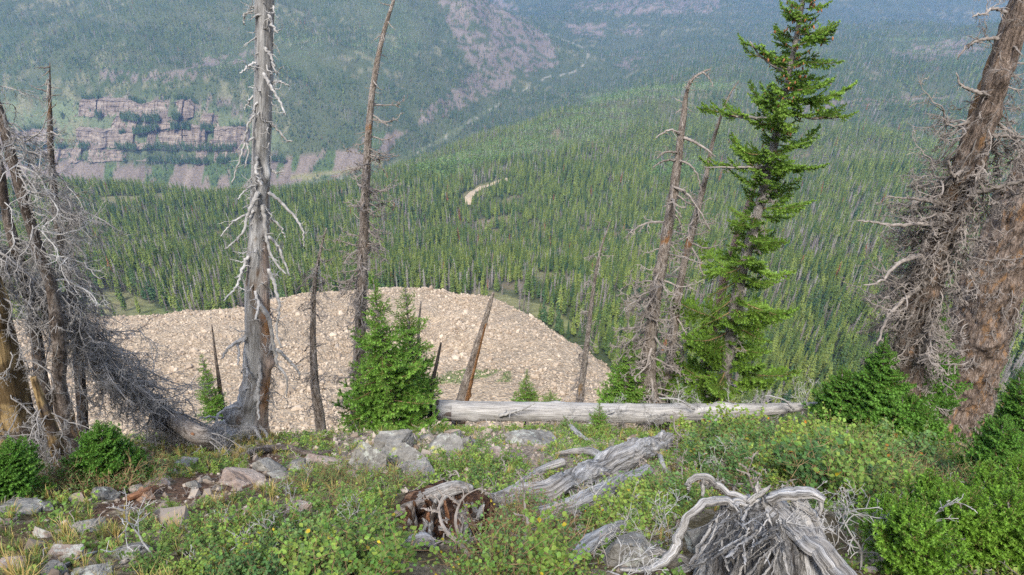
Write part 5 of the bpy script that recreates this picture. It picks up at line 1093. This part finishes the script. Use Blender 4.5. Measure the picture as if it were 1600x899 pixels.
def bough_meshes(n_, mat, seed, **kw):
    out = []
    for i in range(n_):
        mb, wd = bough_shape(seed=seed + i, **kw); V = np.concatenate(mb.V + wd.V); C_ = np.concatenate(mb.C + wd.C); t1 = np.concatenate(mb.T); q = np.concatenate(wd.Q) + mb.n; t2 = np.concatenate(wd.T) + mb.n
        out.append(new_mesh('bough', V, [t1, t2, q], None, False, C_, [mat, M_stem], np.r_[np.zeros(len(t1), int), np.ones(len(t2) + len(q), int)]))
    return out
BG_spr = bough_meshes(6, M_needle_spr, 800, L=1.0, per_m=560, ln=.032, droop=.25, upt=.8, side=.42, gap=.08, tw=30, bare=.12, sag=.10)
BG_fir = bough_meshes(6, M_needle, 820, L=.6, per_m=430, ln=.028, side=.5, tw=14, upt=.5, bare=.05)
BG_firy = bough_meshes(4, M_needle, 840, L=.3, per_m=520, ln=.020, side=.5, tw=9, upt=.6, bare=.02)
BG_dark = bough_meshes(6, M_needle_dark, 860, L=.6, per_m=380, ln=.032, side=.55, tw=14, upt=.5, bare=.05)
BG_bright = bough_meshes(6, M_needle_bright, 880, L=.55, per_m=340, ln=.032, side=.5, tw=14, upt=.9, bare=.05)
BG_hang = bough_meshes(5, M_needle_spr, 900, L=.8, per_m=460, ln=.028, droop=1.0, upt=.1, side=.34, gap=.2, tw=16, bare=.1, sag=.5)
cone_m = MB(); V, Q, T = tube([[0, 0, 0], [0, 0, -.012], [0, 0, -.03], [0, 0, -.055], [0, 0, -.068]], [.004, .013, .016, .012, .003], 7); cone_m.add(V, Q, T); cone_me = cone_m.mesh('cone', M_cone, True)
def put_bough(t, me_, loc, az, tilt, s_, g):
    o_ = bpy.data.objects.new('bough', me_); sc.collection.objects.link(o_); o_.parent = t; o_.location = loc; o_.rotation_euler = (g.uniform(-.35, .35), -tilt, az); o_.scale = (s_, s_, s_)
    return o_
def fir(name, label, base, h, wid, protos, L0, n_, seed, lean=(0, 0), mat=M_bark_live, tilt=(.05, .5), z0=.03, group=None, pw=.9, cat='tree', cones=0, rag=.0):
    """live conifer: base point, height, crown half-width; L0 is the length of the bough shapes"""
    g = np.random.default_rng(seed); base = np.asarray(base, float); t = thing(name, label, cat, base, group); top = np.array([lean[0], lean[1], h])
    P = np.array([[0, 0, -.25], [0, 0, 0], top * .5 * [1, 1, 1], top]); P[2, :2] *= .8; r_ = np.array([.028, .025, .016, .004]) * (h / 1.6) ** .8 + .004
    me_, Pc, rc, og = trunk_mesh('trunk', P[::-1], r_[::-1], mat, k=10, step=.05, seed=seed, rough=.08); put('trunk', me_, t, og)
    ga = 2.4; cn = MB()
    for q in range(n_):
        u = (q + .5) / n_; u = 1 - (1 - u) ** .85; z = z0 + (.99 - z0) * u; L_ = wid * (1 - u) ** pw * g.uniform(.75 - rag, 1.2 + rag * .6) + .05 * L0 * 2; a = q * ga + g.uniform(-.4, .4)
        pt = P[1] + (P[2] - P[1]) * (z * 2) if z < .5 else P[2] + (P[3] - P[2]) * (z * 2 - 1)
        o_ = put_bough(t, protos[g.integers(len(protos))], pt, a, g.uniform(*tilt) + .5 * max(0, u - .7), L_ / L0, g)
    for z in np.linspace(.9, 1.0, 3): put_bough(t, protos[0], top * z, g.uniform(0, 6), 1.35, .22 * wid / L0 + .1, g)
    return t
def fir_px(name, label, bx_, by_, tx_, ty_, wpx, protos, L0, n_, seed, Y_=None, **kw):
    if Y_ is None: g = g_hit(bx_, by_); Y_ = g[1]
    b_ = at_y(bx_, by_, Y_); zt = near_z(b_[0], b_[1]); tp = at_y(tx_, ty_, Y_); k = (b_ @ fw) / F_PX
    if b_[2] > zt + .1: dz = b_[2] - zt
    else: dz = 0
    base = np.array([b_[0], Y_, zt + 0.0]); h = tp[2] - base[2]
    return fir(name, label, base, h, wpx * .5 * k, protos, L0, n_, seed, lean=(tp[0] - b_[0], 0), z0=max(.03, dz / h * .97), **kw)
fir_px('young_spruce', 'bright green bushy young spruce at the left end of the log', 612, 676, 584, 445, 150, BG_fir, .6, 125, 1, Y_=8.7, tilt=(-.05, .7), pw=.85, rag=.35)
fir_px('young_spruce', 'slim cone-bearing young spruce right behind the bright bushy one', 652, 660, 633, 450, 74, BG_firy + BG_fir[:3], .4, 110, 2, Y_=10.0, tilt=(.1, .8), pw=.55)
fir_px('young_fir', 'bushy young fir behind the log at the foot of the paired snags', 974, 640, 984, 540, 92, BG_fir, .6, 70, 3, Y_=10.6, tilt=(.0, .5), pw=.8)
fir_px('fir_seedling', 'tiny fir behind the log below the leaning snag', 822, 640, 823, 583, 52, BG_firy, .3, 46, 4, Y_=10.6)
fir_px('fir_seedling', 'low fir tip behind the log, just right of the tiny fir', 862, 640, 860, 614, 44, BG_firy, .3, 22, 5, Y_=10.6)
fir_px('young_fir', 'small narrow fir beside the thin dark pole in front of the rock lobe', 332, 650, 316, 560, 46, BG_fir, .6, 60, 6, Y_=10.3, pw=.7)
fir_px('fir_seedling', 'small sapling standing alone in front of the log', 935, 673, 937, 630, 40, BG_firy, .3, 34, 7)
fir_px('young_fir', 'broad dark fir at the foot of the leaning dead pine on the right', 1372, 670, 1382, 540, 130, BG_dark, .6, 110, 8, Y_=8.9, pw=.7)
fir_px('young_fir', 'dark fir rising behind the twigs of the leaning pine', 1432, 650, 1424, 500, 100, BG_dark, .6, 90, 9, Y_=9.6, pw=.8)
fir_px('young_fir', 'low dark fir at the right end of the log', 1318, 672, 1316, 585, 110, BG_dark, .6, 80, 10, Y_=9.2, pw=.6)
fir_px('young_fir', 'dark fir between the two big dead pines', 1478, 630, 1470, 480, 90, BG_dark, .6, 70, 11, Y_=9.9, pw=.8)
fir_px('young_fir', 'dark green fir at the right edge below the thick reddish trunk', 1588, 720, 1592, 590, 110, BG_dark, .6, 90, 12, pw=.6)
fir_px('young_fir', 'spreading dark fir low at the right edge', 1560, 760, 1566, 665, 120, BG_dark, .6, 80, 13, pw=.5)
fir_px('young_fir', 'low dark fir under the twigs at the foot of the reddish pine', 1420, 700, 1424, 632, 130, BG_dark, .6, 70, 14, pw=.5)
fir_px('young_fir', 'dark fir at the left edge below the ochre trunk', 14, 775, 18, 700, 110, BG_dark, .6, 80, 15, pw=.6)
fir_px('young_fir', 'round dark fir beneath the toppled tree at left', 165, 755, 160, 672, 100, BG_dark, .6, 90, 16, pw=.55)
fir_px('young_fir', 'small fir right of the round dark one under the toppled tree', 205, 752, 203, 712, 60, BG_dark, .6, 34, 17, pw=.5)
for i, (a_, b_, hh, ww, lab) in enumerate([(1420, 905, 90, 150, 'low bright green fir left of the three in the bottom right corner'), (1500, 880, 95, 150, 'low bright green fir in the middle of the bottom right corner'), (1575, 885, 100, 140, 'low bright green fir in the extreme bottom right corner'),
      (1455, 830, 60, 130, 'bright green fir shrub behind the bottom right corner firs'), (1545, 822, 66, 130, 'bright fir shrub above the bottom right corner by the right edge'), (1385, 850, 56, 100, 'bright low fir beside the right leg of the silvery stump'), (1590, 790, 60, 90, 'small bright fir at the right edge above the corner firs')]):
    fir_px('low_fir', lab, a_, b_, a_, b_ - hh, ww, BG_bright, .55, 44, 30 + i, pw=.35, tilt=(.1, .9))
# tall live spruce with cones
YG = 10.9
gp = [(x_, y_, w_ * .72) for x_, y_, w_ in to_ground([(1276, -130, 3), (1262, -40, 7), (1246, 50, 11), (1232, 120, 13), (1216, 200, 16), (1202, 260, 18), (1184, 330, 20), (1166, 400, 22), (1150, 470, 24), (1138, 550, 26), (1128, 640, 28)], YG)]
P, r_ = px_path(gp, YG); me_, PcG3, rcG3, og = trunk_mesh('trunk', P, r_, M_bark_live, k=16, seed=31, knots=16, bark=.06)
G3 = thing('tall_spruce', 'tall live spruce hung with orange cones rising out of the frame right of centre', 'tree', og); put('trunk', me_, G3)
gpy = to_px(PcG3)[1]; g = np.random.default_rng(77); cn = 0
def env(py, side):      # crown half-width in photo px on each side
    ys = [-60, 10, 60, 110, 150, 180, 215, 265, 300, 350, 400, 450, 520, 580, 640]
    l_ = [35, 55, 55, 70, 58, 110, 62, 104, 60, 70, 85, 80, 105, 118, 120]; r2 = [28, 50, 70, 74, 80, 98, 54, 82, 66, 84, 74, 82, 92, 82, 72]
    return np.interp(py, ys, r2 if side > 0 else l_)
for q in range(190):
    py = -90 + (735) * ((q + g.uniform(0, 1)) / 190) ** 1.0; i = int(np.argmin(np.abs(gpy - py))); a = q * 2.4 + g.uniform(-.5, .5); ca_ = math.cos(a); k = (PcG3[i] @ fw) / F_PX
    L_ = env(py, ca_) * k * (g.uniform(.5, 1.15) if abs(ca_) > .5 else g.uniform(.4, .8)) * (.95 + .25 * math.sin(py / 13. + 2.2 * (ca_ > 0))); pr = BG_spr if (py < 420 or g.random() < .6) else BG_hang
    tl = g.uniform(-.05, .45) if py < 330 else g.uniform(-.4, .3)
    o_ = put_bough(G3, pr[g.integers(len(pr))], PcG3[i] - np.array(og), a, tl, max(.15, L_) / (1.0 if pr is BG_spr else .8), g)
    if py < 215 and cn < 290 and L_ > .15:
        M_ = Matrix.Translation(o_.location) @ o_.rotation_euler.to_matrix().to_4x4(); vs = o_.data.vertices; nv = len(vs)
        for c_ in range(g.integers(4, 9) if py < 130 else g.integers(2, 5)):
            v = vs[int(g.integers(0, nv))].co
            if v.x < .35: continue
            w_ = M_ @ (Vector(v) * o_.scale[0]); oc = bpy.data.objects.new('cone', cone_me); sc.collection.objects.link(oc); oc.parent = G3; oc.location = w_ + Vector((0, 0, -.01)); s_ = g.uniform(.55, .95); oc.scale = (s_, s_, s_); oc.rotation_euler = (g.normal(0, .2), g.normal(0, .2), 0); cn += 1
for i, (p_, dy) in enumerate([(fl((1222,190,10),(1190,185,8),(1150,182,5),(1110,172,3)), 0), (fl((1204,262,9),(1160,262,6),(1100,262,3)), -.2), (fl((1238,120,8),(1190,90,5),(1172,65,3)), 0), (fl((1226,175,9),(1270,185,6),(1325,182,3)), 0)]):
    px_branch(G3, p_, YG - .05, YG + dy, M_bark_live, seed=90 + i, subs=4)
for q, (px, py, az_, s_) in enumerate([(1150, 182, 170, .5), (1128, 176, 185, .45), (1165, 184, 150, .5), (1150, 262, 180, .5), (1125, 262, 170, .45), (1190, 90, 160, .4), (1180, 75, 140, .4), (1280, 184, 10, .5), (1300, 182, -10, .4), (1270, 185, 30, .5), (1110, 175, 180, .3), (1172, 264, 200, .5)]):
    put_bough(G3, BG_spr[q % 6], at_y(px, py, YG - .05) - np.array(og), R(az_), .2, s_, g)
add_branches(G3, PcG3, rcG3, 40, B_fine_b, .35, .9, (0, 360), (.4, .8), 55, tilt=(-.9, 0))

# ------------------------------------------------------------------ leafy shrubs
def leafy(rad, hgt, nst, nleaf, ls, seed, yel=.05, red=.0, spread=1.0, stemr=.004):
    g = np.random.default_rng(seed); st = MB(); lf = MB(); tips = []
    for q in range(nst):
        a = g.uniform(0, 6.28); rr_0 = rad * math.sqrt(g.random()) * .5; p = np.array([rr_0 * math.cos(a), rr_0 * math.sin(a), -.05]); d = np.array([math.cos(a) * g.uniform(.1, .9) * spread, math.sin(a) * g.uniform(.1, .9) * spread, 1.0]); L = hgt * g.uniform(.7, 1.25); PP = [p]
        for w_ in range(6): d = d + g.normal(0, .16, 3); d /= np.linalg.norm(d); PP.append(PP[-1] + d * L / 6)
        PP = np.array(PP); V, Q, T = tube(PP, np.linspace(stemr, .0015, 7), 3, cap=False); st.add(V, Q)
        for z_ in range(4):
            j = g.integers(2, 6); dd = g.normal(0, 1, 3) + [0, 0, .6]; dd /= np.linalg.norm(dd); PQ = np.array([PP[j] + dd * L * .4 * f for f in (0, .5, 1)]) + g.normal(0, .01, (3, 3)); V, Q, T = tube(PQ, [.0022, .0018, .001], 3, cap=False); st.add(V, Q); tips.append(PQ)
        tips.append(PP[2:])
    n_ = nleaf; k = g.integers(0, len(tips), n_); P = np.zeros((n_, 3))
    for i in range(n_):
        t = tips[k[i]]; u = g.uniform(0, len(t) - 1.001); j = int(u); P[i] = t[j] + (t[j + 1] - t[j]) * (u - j)
    P += g.normal(0, .014, (n_, 3))
    az_ = g.uniform(0, 6.28, n_); d = np.stack([np.cos(az_), np.sin(az_), g.normal(.15, .35, n_)], 1); d /= np.linalg.norm(d, axis=1)[:, None]; upv = np.array([0, 0, 1.0]) + g.normal(0, .4, (n_, 3)); sd = np.cross(d, upv); sd /= np.linalg.norm(sd, axis=1)[:, None]; nn_ = np.cross(sd, d)
    s_ = (ls * g.uniform(.6, 1.3, n_))[:, None]
    base = P; m1 = P + d * s_ * .45 + nn_ * s_ * .05; tp = P + d * s_ * 1.0; l_ = P + d * s_ * .5 + sd * s_ * .42 + nn_ * s_ * .16; r2 = P + d * s_ * .5 - sd * s_ * .42 + nn_ * s_ * .16
    l2 = P + d * s_ * .85 + sd * s_ * .28 + nn_ * s_ * .1; r3 = P + d * s_ * .85 - sd * s_ * .28 + nn_ * s_ * .1
    V = np.stack([base, l_, l2, tp, r3, r2, m1], 1).reshape(-1, 3); o_ = (np.arange(n_) * 7)[:, None]
    T = np.concatenate([o_ + np.array([[0, 6, 1]]), o_ + [[1, 6, 2]], o_ + [[2, 6, 3]], o_ + [[3, 6, 4]], o_ + [[4, 6, 5]], o_ + [[5, 6, 0]]])
    c = np.ones((n_, 3)) * g.uniform(.65, 1.3, n_)[:, None]; c[:, 0] *= g.uniform(.85, 1.25, n_)
    y_ = g.random(n_); c = np.where((y_ < yel)[:, None], np.array([3.2, 1.5, .6]) * g.uniform(.8, 1.2, n_)[:, None], c); c = np.where(((y_ > 1 - red))[:, None], np.array([3.2, .75, .6]), c)
    lf.add(V, T=T, c=np.repeat(c, 7, axis=0)); return lf, st
SH = {}
def shrub_set(key, n_, mat, seed, **kw):
    SH[key] = []
    for i in range(n_):
        lf, st = leafy(seed=seed + i, **kw); SH[key].append((lf.mesh('leaves', mat), st.mesh('stems', M_stem)))
shrub_set('rose', 4, M_leaf, 1000, rad=.42, hgt=.46, nst=24, nleaf=950, ls=.040, yel=.006, red=.008)
shrub_set('low', 4, M_leaf, 1020, rad=.34, hgt=.20, nst=22, nleaf=800, ls=.026, yel=.004)
shrub_set('currant', 3, M_leaf_y, 1040, rad=.28, hgt=.55, nst=9, nleaf=420, ls=.034, yel=.01)
shrub_set('sparse', 3, M_leaf_b, 1060, rad=.36, hgt=.36, nst=26, nleaf=380, ls=.022, yel=.02)
LM = [('the long grey log', 980, 645), ('the silvery stump', 1180, 820), ('the rotten stump', 700, 830), ('the weathered trunk', 900, 750), ('the rock outcrop', 630, 710), ('the grey snag', 385, 690), ('the bright young spruce', 610, 660), ('the reddish pine', 1490, 660),
      ('the bottom right firs', 1500, 850), ('the flat-topped boulder', 985, 862), ('the pinkish boulder', 462, 792), ('the brown squared rock', 220, 772), ('the broad pink slab', 92, 862), ('the right end of the log', 1280, 640), ('the broken log end', 690, 645), ('the toppled tree', 300, 680), ('the pointed slab', 412, 722), ('the lone sapling', 935, 660), ('the leaning whitish twig', 245, 870)]
USED = {}
def where(px, py):
    d = sorted(LM, key=lambda l: math.hypot(l[1] - px, 1.5 * (l[2] - py))); l = d[0]; dx, dy = px - l[1], 1.5 * (py - l[2])
    w1 = ('left of' if dx < 0 else 'right of') if abs(dx) > abs(dy) else ('above' if dy < 0 else 'below')
    return w1 + ' ' + l[0] + ', towards ' + d[1][0]
def unique_label(kind, px, py, size):
    base = kind + ' ' + where(px, py)
    for adj in ('', size + ' ', {'small': 'lower ', 'large': 'taller ', 'middling': 'rounder '}[size], 'looser ', 'leftward-leaning ', 'spreading '):
        lb = adj + base
        if lb not in USED and len(lb.split()) <= 16: USED[lb] = 1; return lb
    return base
for i_, (lf_, st_) in enumerate(list(SH['low'])): 
    lf2 = lf_.copy(); lf2.materials[0] = [M_leaf_b, M_leaf_y][i_ % 2]; SH['low'].append((lf2, st_))
for i_, (lf_, st_) in enumerate(list(SH['rose'])[:2]):
    lf2 = lf_.copy(); lf2.materials[0] = [M_leaf_b, M_leaf_y][i_ % 2]; SH['rose'].append((lf2, st_))
def put_shrub(key, label, P, s_, g, group, name='shrub', cat='shrub'):
    lf, st = SH[key][g.integers(len(SH[key]))]; t = thing(name, label, cat, P, group); t.rotation_euler = (g.normal(0, .08), g.normal(0, .08), g.uniform(0, 6.28)); t.scale = (s_, s_, s_ * g.uniform(.85, 1.15)); put('leaves', lf, t); put('stems', st, t)
def fill(poly, n_, key, label, group, sr, seed, mind=24, name='shrub'):
    g = np.random.default_rng(seed); xs = [p[0] for p in poly]; ys = [p[1] for p in poly]; got = []
    for q in range(n_ * 14):
        if len(got) >= n_: break
        x, y = g.uniform(min(xs), max(xs)), g.uniform(min(ys), max(ys))
        if not poly_in(np.array([x]), np.array([y]), poly)[0] or any(math.hypot(x - a, (y - b_) * 1.6) < mind for a, b_ in got): continue
        got.append((x, y)); sz_ = g.uniform(*sr); m_ = (sr[0] + sr[1]) / 2; put_shrub(key, unique_label(' '.join(label.split()[:3]) if 'shoot' not in label else 'bright leafy shoots', x, y, 'small' if sz_ < m_ * .92 else 'large' if sz_ > m_ * 1.08 else 'middling'), g_hit(x, y), sz_, g, group, name)
fill([(1040, 680), (1180, 655), (1330, 668), (1420, 720), (1400, 775), (1300, 800), (1290, 765), (1150, 755), (1080, 745), (1066, 720)], 46, 'rose', 'leafy rose shrub in the thicket between the log and the silvery stump', 'rose shrubs between the log and the silvery stump', (.7, 1.35), 1)
fill([(860, 668), (1040, 660), (1100, 665), (1010, 676), (940, 684), (870, 682)], 12, 'low', 'low leafy shrub in the green strip directly below the log', 'low shrubs below the log', (.6, .95), 2)
fill([(1200, 640), (1300, 640), (1420, 690), (1400, 720), (1240, 680)], 12, 'low', 'fresh green shrub at the right end of the log', 'low shrubs at the right end of the log', (.8, 1.2), 3)
fill([(660, 705), (760, 700), (800, 720), (760, 750), (720, 750), (670, 745)], 12, 'low', 'low leafy shrub between the rock outcrop and the weathered trunk', 'low shrubs between the outcrop and the weathered trunk', (.55, .85), 4)
fill([(1440, 700), (1600, 740), (1600, 800), (1470, 790), (1400, 760)], 16, 'sparse', 'thin twiggy shrub with small leaves in front of the thick reddish pine', 'twiggy shrubs in front of the reddish pine', (.8, 1.2), 5)
fill([(270, 890), (330, 830), (450, 820), (560, 780), (606, 785), (600, 899), (500, 930), (300, 930)], 36, 'low', 'pale leafy shrub in the patch left of the rotten stump', 'leafy shrubs left of the rotten stump', (.55, .9), 6)
fill([(480, 850), (600, 880), (610, 960), (480, 960)], 6, 'currant', 'tall leafy shrub at the bottom edge left of the rotten stump', 'taller shrubs at the bottom edge', (.6, .8), 7)
fill([(760, 820), (870, 800), (960, 800), (900, 870), (760, 960)], 13, 'sparse', 'airy leafy shrub between the rotten stump and the flat-topped boulder', 'airy shrubs between stump and boulder', (.7, 1.0), 8)
fill([(740, 860), (860, 880), (860, 960), (740, 960)], 6, 'currant', 'upright bright leafy shoot clump right of the rotten stump', 'bright shoots beside the rotten stump', (.55, .75), 9)
fill([(900, 825), (1000, 785), (1060, 790), (1060, 815), (960, 830)], 9, 'rose', 'full leafy shrub crowding the lower side of the weathered trunk', 'shrubs beside the weathered trunk', (.5, .75), 10)
fill([(290, 715), (350, 712), (400, 740), (330, 745), (255, 745)], 10, 'low', 'low green plant at the brow beneath the toppled tree', 'low plants at the brow beneath the toppled tree', (.35, .55), 11, 18)
fill([(200, 800), (420, 780), (420, 860), (230, 899)], 16, 'low', 'small leafy plant scattered on the stony slope at lower left', 'small plants on the lower left slope', (.3, .5), 12, 26)
fill([(560, 660), (700, 660), (860, 668), (860, 676), (700, 680), (560, 680)], 12, 'low', 'low green plant at the foot of the bright young spruce', 'low plants at the foot of the bright spruce', (.35, .55), 13, 18)
fill([(60, 740), (140, 750), (260, 740), (260, 760), (100, 775)], 12, 'sparse', 'thin green plant at the brow below the left cluster of dead trunks', 'thin plants below the left cluster', (.5, .8), 14, 18)
fill([(420, 740), (560, 730), (640, 760), (520, 790), (430, 780)], 12, 'sparse', 'thin leafy plant in the gravel left of the rock outcrop', 'thin plants left of the outcrop', (.35, .6), 15, 22)
# bleached twigs standing in the shrubs
def stick(label, px, py, az_, tilt, s_, seed, group=None, protos=B_white):
    g = np.random.default_rng(seed); label = unique_label(' '.join(label.split()[:3]) if label.split()[2] == 'twig' else 'bare grey twig', px, py, 'small' if s_ < .6 else 'large') if group else label; o_ = thing('dead_twig', label, 'dead branch', g_hit(px, py), group, protos[g.integers(len(protos))]); o_.rotation_euler = (g.uniform(-.4, .4), -tilt, R(az_)); o_.scale = (s_,) * 3
stick('long forked bleached twig reaching up left at lower left', 245, 880, 150, 1.1, .9, 1); stick('whitish twig rising from the shrubs left of the rotten stump', 410, 860, 110, 1.2, .7, 2)
stick('forked bleached twigs above the pinkish boulder left of centre', 470, 760, 60, .9, .6, 3); stick('leaning grey stem in front of the rotten stump', 725, 880, 140, 1.1, .9, 4, protos=B_long)
stick('second long grey stem arching over the rotten stump', 740, 885, 160, .9, 1.0, 5, protos=B_long); stick('long grey stem slanting right of the rotten stump', 800, 885, 40, .8, 1.0, 6, protos=B_long)
stick('pale branching twig right of the silvery stump', 1345, 890, 60, 1.0, 1.2, 7); stick('bleached fork in the bright firs at bottom right', 1400, 899, 100, 1.1, 1.1, 8); stick('grey twig sticking out of the rose thicket', 1395, 730, 30, .6, .8, 9)
g = np.random.default_rng(9)
for q in range(26): stick('fine bleached twig poking out of the leafy patch left of the rotten stump', g.uniform(280, 620), g.uniform(800, 899), g.uniform(0, 360), g.uniform(.5, 1.3), g.uniform(.3, .6), 100 + q, 'bleached twigs left of the rotten stump')
for q in range(22): stick('fine grey twig lying in the tangle around the silvery stump', g.uniform(880, 1060), g.uniform(810, 899), g.uniform(0, 360), g.uniform(.1, 1.1), g.uniform(.4, .9), 140 + q, 'grey twigs around the silvery stump')
for q in range(26): stick('grey twig standing in the shrubs right of the silvery stump', g.uniform(1300, 1560), g.uniform(780, 899), g.uniform(0, 360), g.uniform(.3, 1.2), g.uniform(.4, .9), 180 + q, 'grey twigs right of the silvery stump')
for q in range(46): stick('brown dead twig in the rose thicket', g.uniform(1040, 1420), g.uniform(665, 780), g.uniform(0, 360), g.uniform(.2, 1.3), g.uniform(.6, 1.2), 400 + q, 'brown dead twigs in the rose thicket', B_fine_b + B_long)
for q in range(30): stick('brown dead twig in the leafy patch', g.uniform(620, 1060), g.uniform(700, 860), g.uniform(0, 360), g.uniform(.2, 1.3), g.uniform(.5, 1.0), 450 + q, 'brown dead twigs around the weathered trunk', B_fine_b)
for q in range(20): stick('dead twig tangled in the rose thicket', g.uniform(1050, 1400), g.uniform(670, 760), g.uniform(0, 360), g.uniform(.3, 1.2), g.uniform(.4, .9), 220 + q, 'dead twigs in the rose thicket')
for q in range(22): stick('dead twig on the ground beneath the log', g.uniform(780, 1280), g.uniform(656, 672), g.uniform(0, 360), g.uniform(.1, .8), g.uniform(.4, .9), 250 + q, 'dead twigs beneath the log', B_white + B_fine[:2])

# ------------------------------------------------------------------ grass, ground plants and stones
def tuft(seed, n_, h, dry):
    g = np.random.default_rng(seed); mb = MB()
    for q in range(n_):
        a = g.uniform(0, 6.28); hh = h * g.uniform(.5, 1.2); d = np.array([math.cos(a), math.sin(a), 0]); b0 = d * g.uniform(0, .02); w_ = np.array([-d[1], d[0], 0]) * .0022; l_ = g.uniform(.1, .7)
        p1 = b0 + d * l_ * hh * .35 + [0, 0, hh * .6]; p2 = b0 + d * l_ * hh + [0, 0, hh * g.uniform(.75, 1)]
        c = np.array([1.7, 1.35, 1.1]) if g.random() < dry else np.array([.6, .95, .5]); mb.add([b0 - w_, b0 + w_, p1 + w_ * .8, p1 - w_ * .8, p2], Q=[[0, 1, 2, 3]], T=[[3, 2, 4]], c=c * g.uniform(.7, 1.3))
    return mb.mesh('tuft', M_grass)
C_grass = proto_collection('grass_tuft', [tuft(i, 26, .13, .55) for i in range(3)] + [tuft(10 + i, 22, .10, .15) for i in range(2)] + [tuft(20, 16, .2, .8)])
herb = []
for i in range(5):
    lf, st = leafy(.09, .07, 6, 46, .020, 1200 + i, yel=.005); herb.append(lf.mesh('herb', M_leaf))
C_herb = proto_collection('ground_herb', herb)
gn_ = 60000; hx = rng.uniform(-9, 10, gn_); hy = rng.uniform(1.8, 11.5, gn_); HP = np.c_[hx, hy, near_z(hx, hy)]; hpx, hpy, ht = to_px(HP)
inn = (hpx > -60) & (hpx < 1660) & (hpy < 960) & (hy < np.interp(hx, _ex, _ey) + .5); n5 = fbm(hx * 1.2, hy * 1.2, 0, 3, 88); rr5 = rng.random(gn_)
dirt5 = seg_dist(hpx, hpy, [(170, 800), (330, 765), (420, 735)]) < 24; grav5 = (hpx > 520) & (hpx < 860) & (hpy > 675) & (hpy < 725); inn = inn & ~((hpx > 612) & (hpx < 782) & (hpy > 775)) & ~((hpx > 1060) & (hpx < 1320) & (hpy > 800))
kg = inn & ~dirt5 & (rr5 < np.where(hpx < 430, .16 + .5 * np.clip(n5 + .1, 0, 1), .07 + .15 * np.clip(n5, 0, 1)) * np.where(grav5, .5, 1)) 
ng = kg.sum(); scatter('grass', HP[kg], rng.integers(0, 6, ng), np.c_[rng.normal(0, .15, ng), rng.normal(0, .15, ng), rng.uniform(0, 6.28, ng)], rng.uniform(.4, 1.0, ng)[:, None] * np.ones(3), C_grass)
kh = inn & ~dirt5 & (rng.random(gn_) < np.where(hpx < 430, .08 + .35 * np.clip(-n5 + .05, 0, 1), np.where(grav5, .05, .26)))
ng = kh.sum(); scatter('ground_cover', HP[kh], rng.integers(0, 5, ng), np.c_[rng.normal(0, .2, ng), rng.normal(0, .2, ng), rng.uniform(0, 6.28, ng)], rng.uniform(.6, 1.4, ng)[:, None] * np.ones(3), C_herb)
kp = inn & (rng.random(gn_) < np.where(grav5, .5, np.where(dirt5, .35, .14))); ng = kp.sum()
scatter('pebbles', HP[kp], rng.integers(0, 6, ng), rng.uniform(0, 6.28, (ng, 3)), (.02 * np.exp(rng.normal(0, .6, ng)))[:, None] * rng.uniform(.6, 1.3, (ng, 3)), C_peb)
lit = branch_set(4, M_twig_brown, 640, L=.16, r=.003, droop=0, curl=0, wig=.2, subs=2, levels=1); C_lit = proto_collection('litter_twig', lit)
kl = inn & (rng.random(gn_) < .12); ng = kl.sum(); scatter('twig_litter', HP[kl] + [0, 0, .012], rng.integers(0, 4, ng), np.c_[rng.normal(0, .3, ng), .65 + rng.normal(0, .3, ng), rng.uniform(0, 6.28, ng)], rng.uniform(.5, 1.6, ng)[:, None] * np.ones(3), C_lit)

# ------------------------------------------------------------------ haze: one closed box of pale air round everything
m = bpy.data.materials.new('haze_air'); m.use_nodes = True; n = m.node_tree; n.nodes.clear()
pv = n.nodes.new('ShaderNodeVolumePrincipled'); pv.inputs['Color'].default_value = (0.27, 0.50, 1.0, 1); pv.inputs['Density'].default_value = HAZE
pv.inputs['Anisotropy'].default_value = 0.0
ot = n.nodes.new('ShaderNodeOutputMaterial'); n.links.new(pv.outputs[0], ot.inputs['Volume'])
zlo = float(TZ.min()) - 12; x0, x1, y0, y1, z0, z1 = -6500, 6500, -800, 6500, zlo, 240
V = [(x, y, z) for z in (z0, z1) for y in (y0, y1) for x in (x0, x1)]
Q = [(0, 2, 3, 1), (4, 5, 7, 6), (0, 1, 5, 4), (2, 6, 7, 3), (0, 4, 6, 2), (1, 3, 7, 5)]
o = put('haze', new_mesh('haze', V, np.array(Q), m)); o['kind'] = 'stuff'
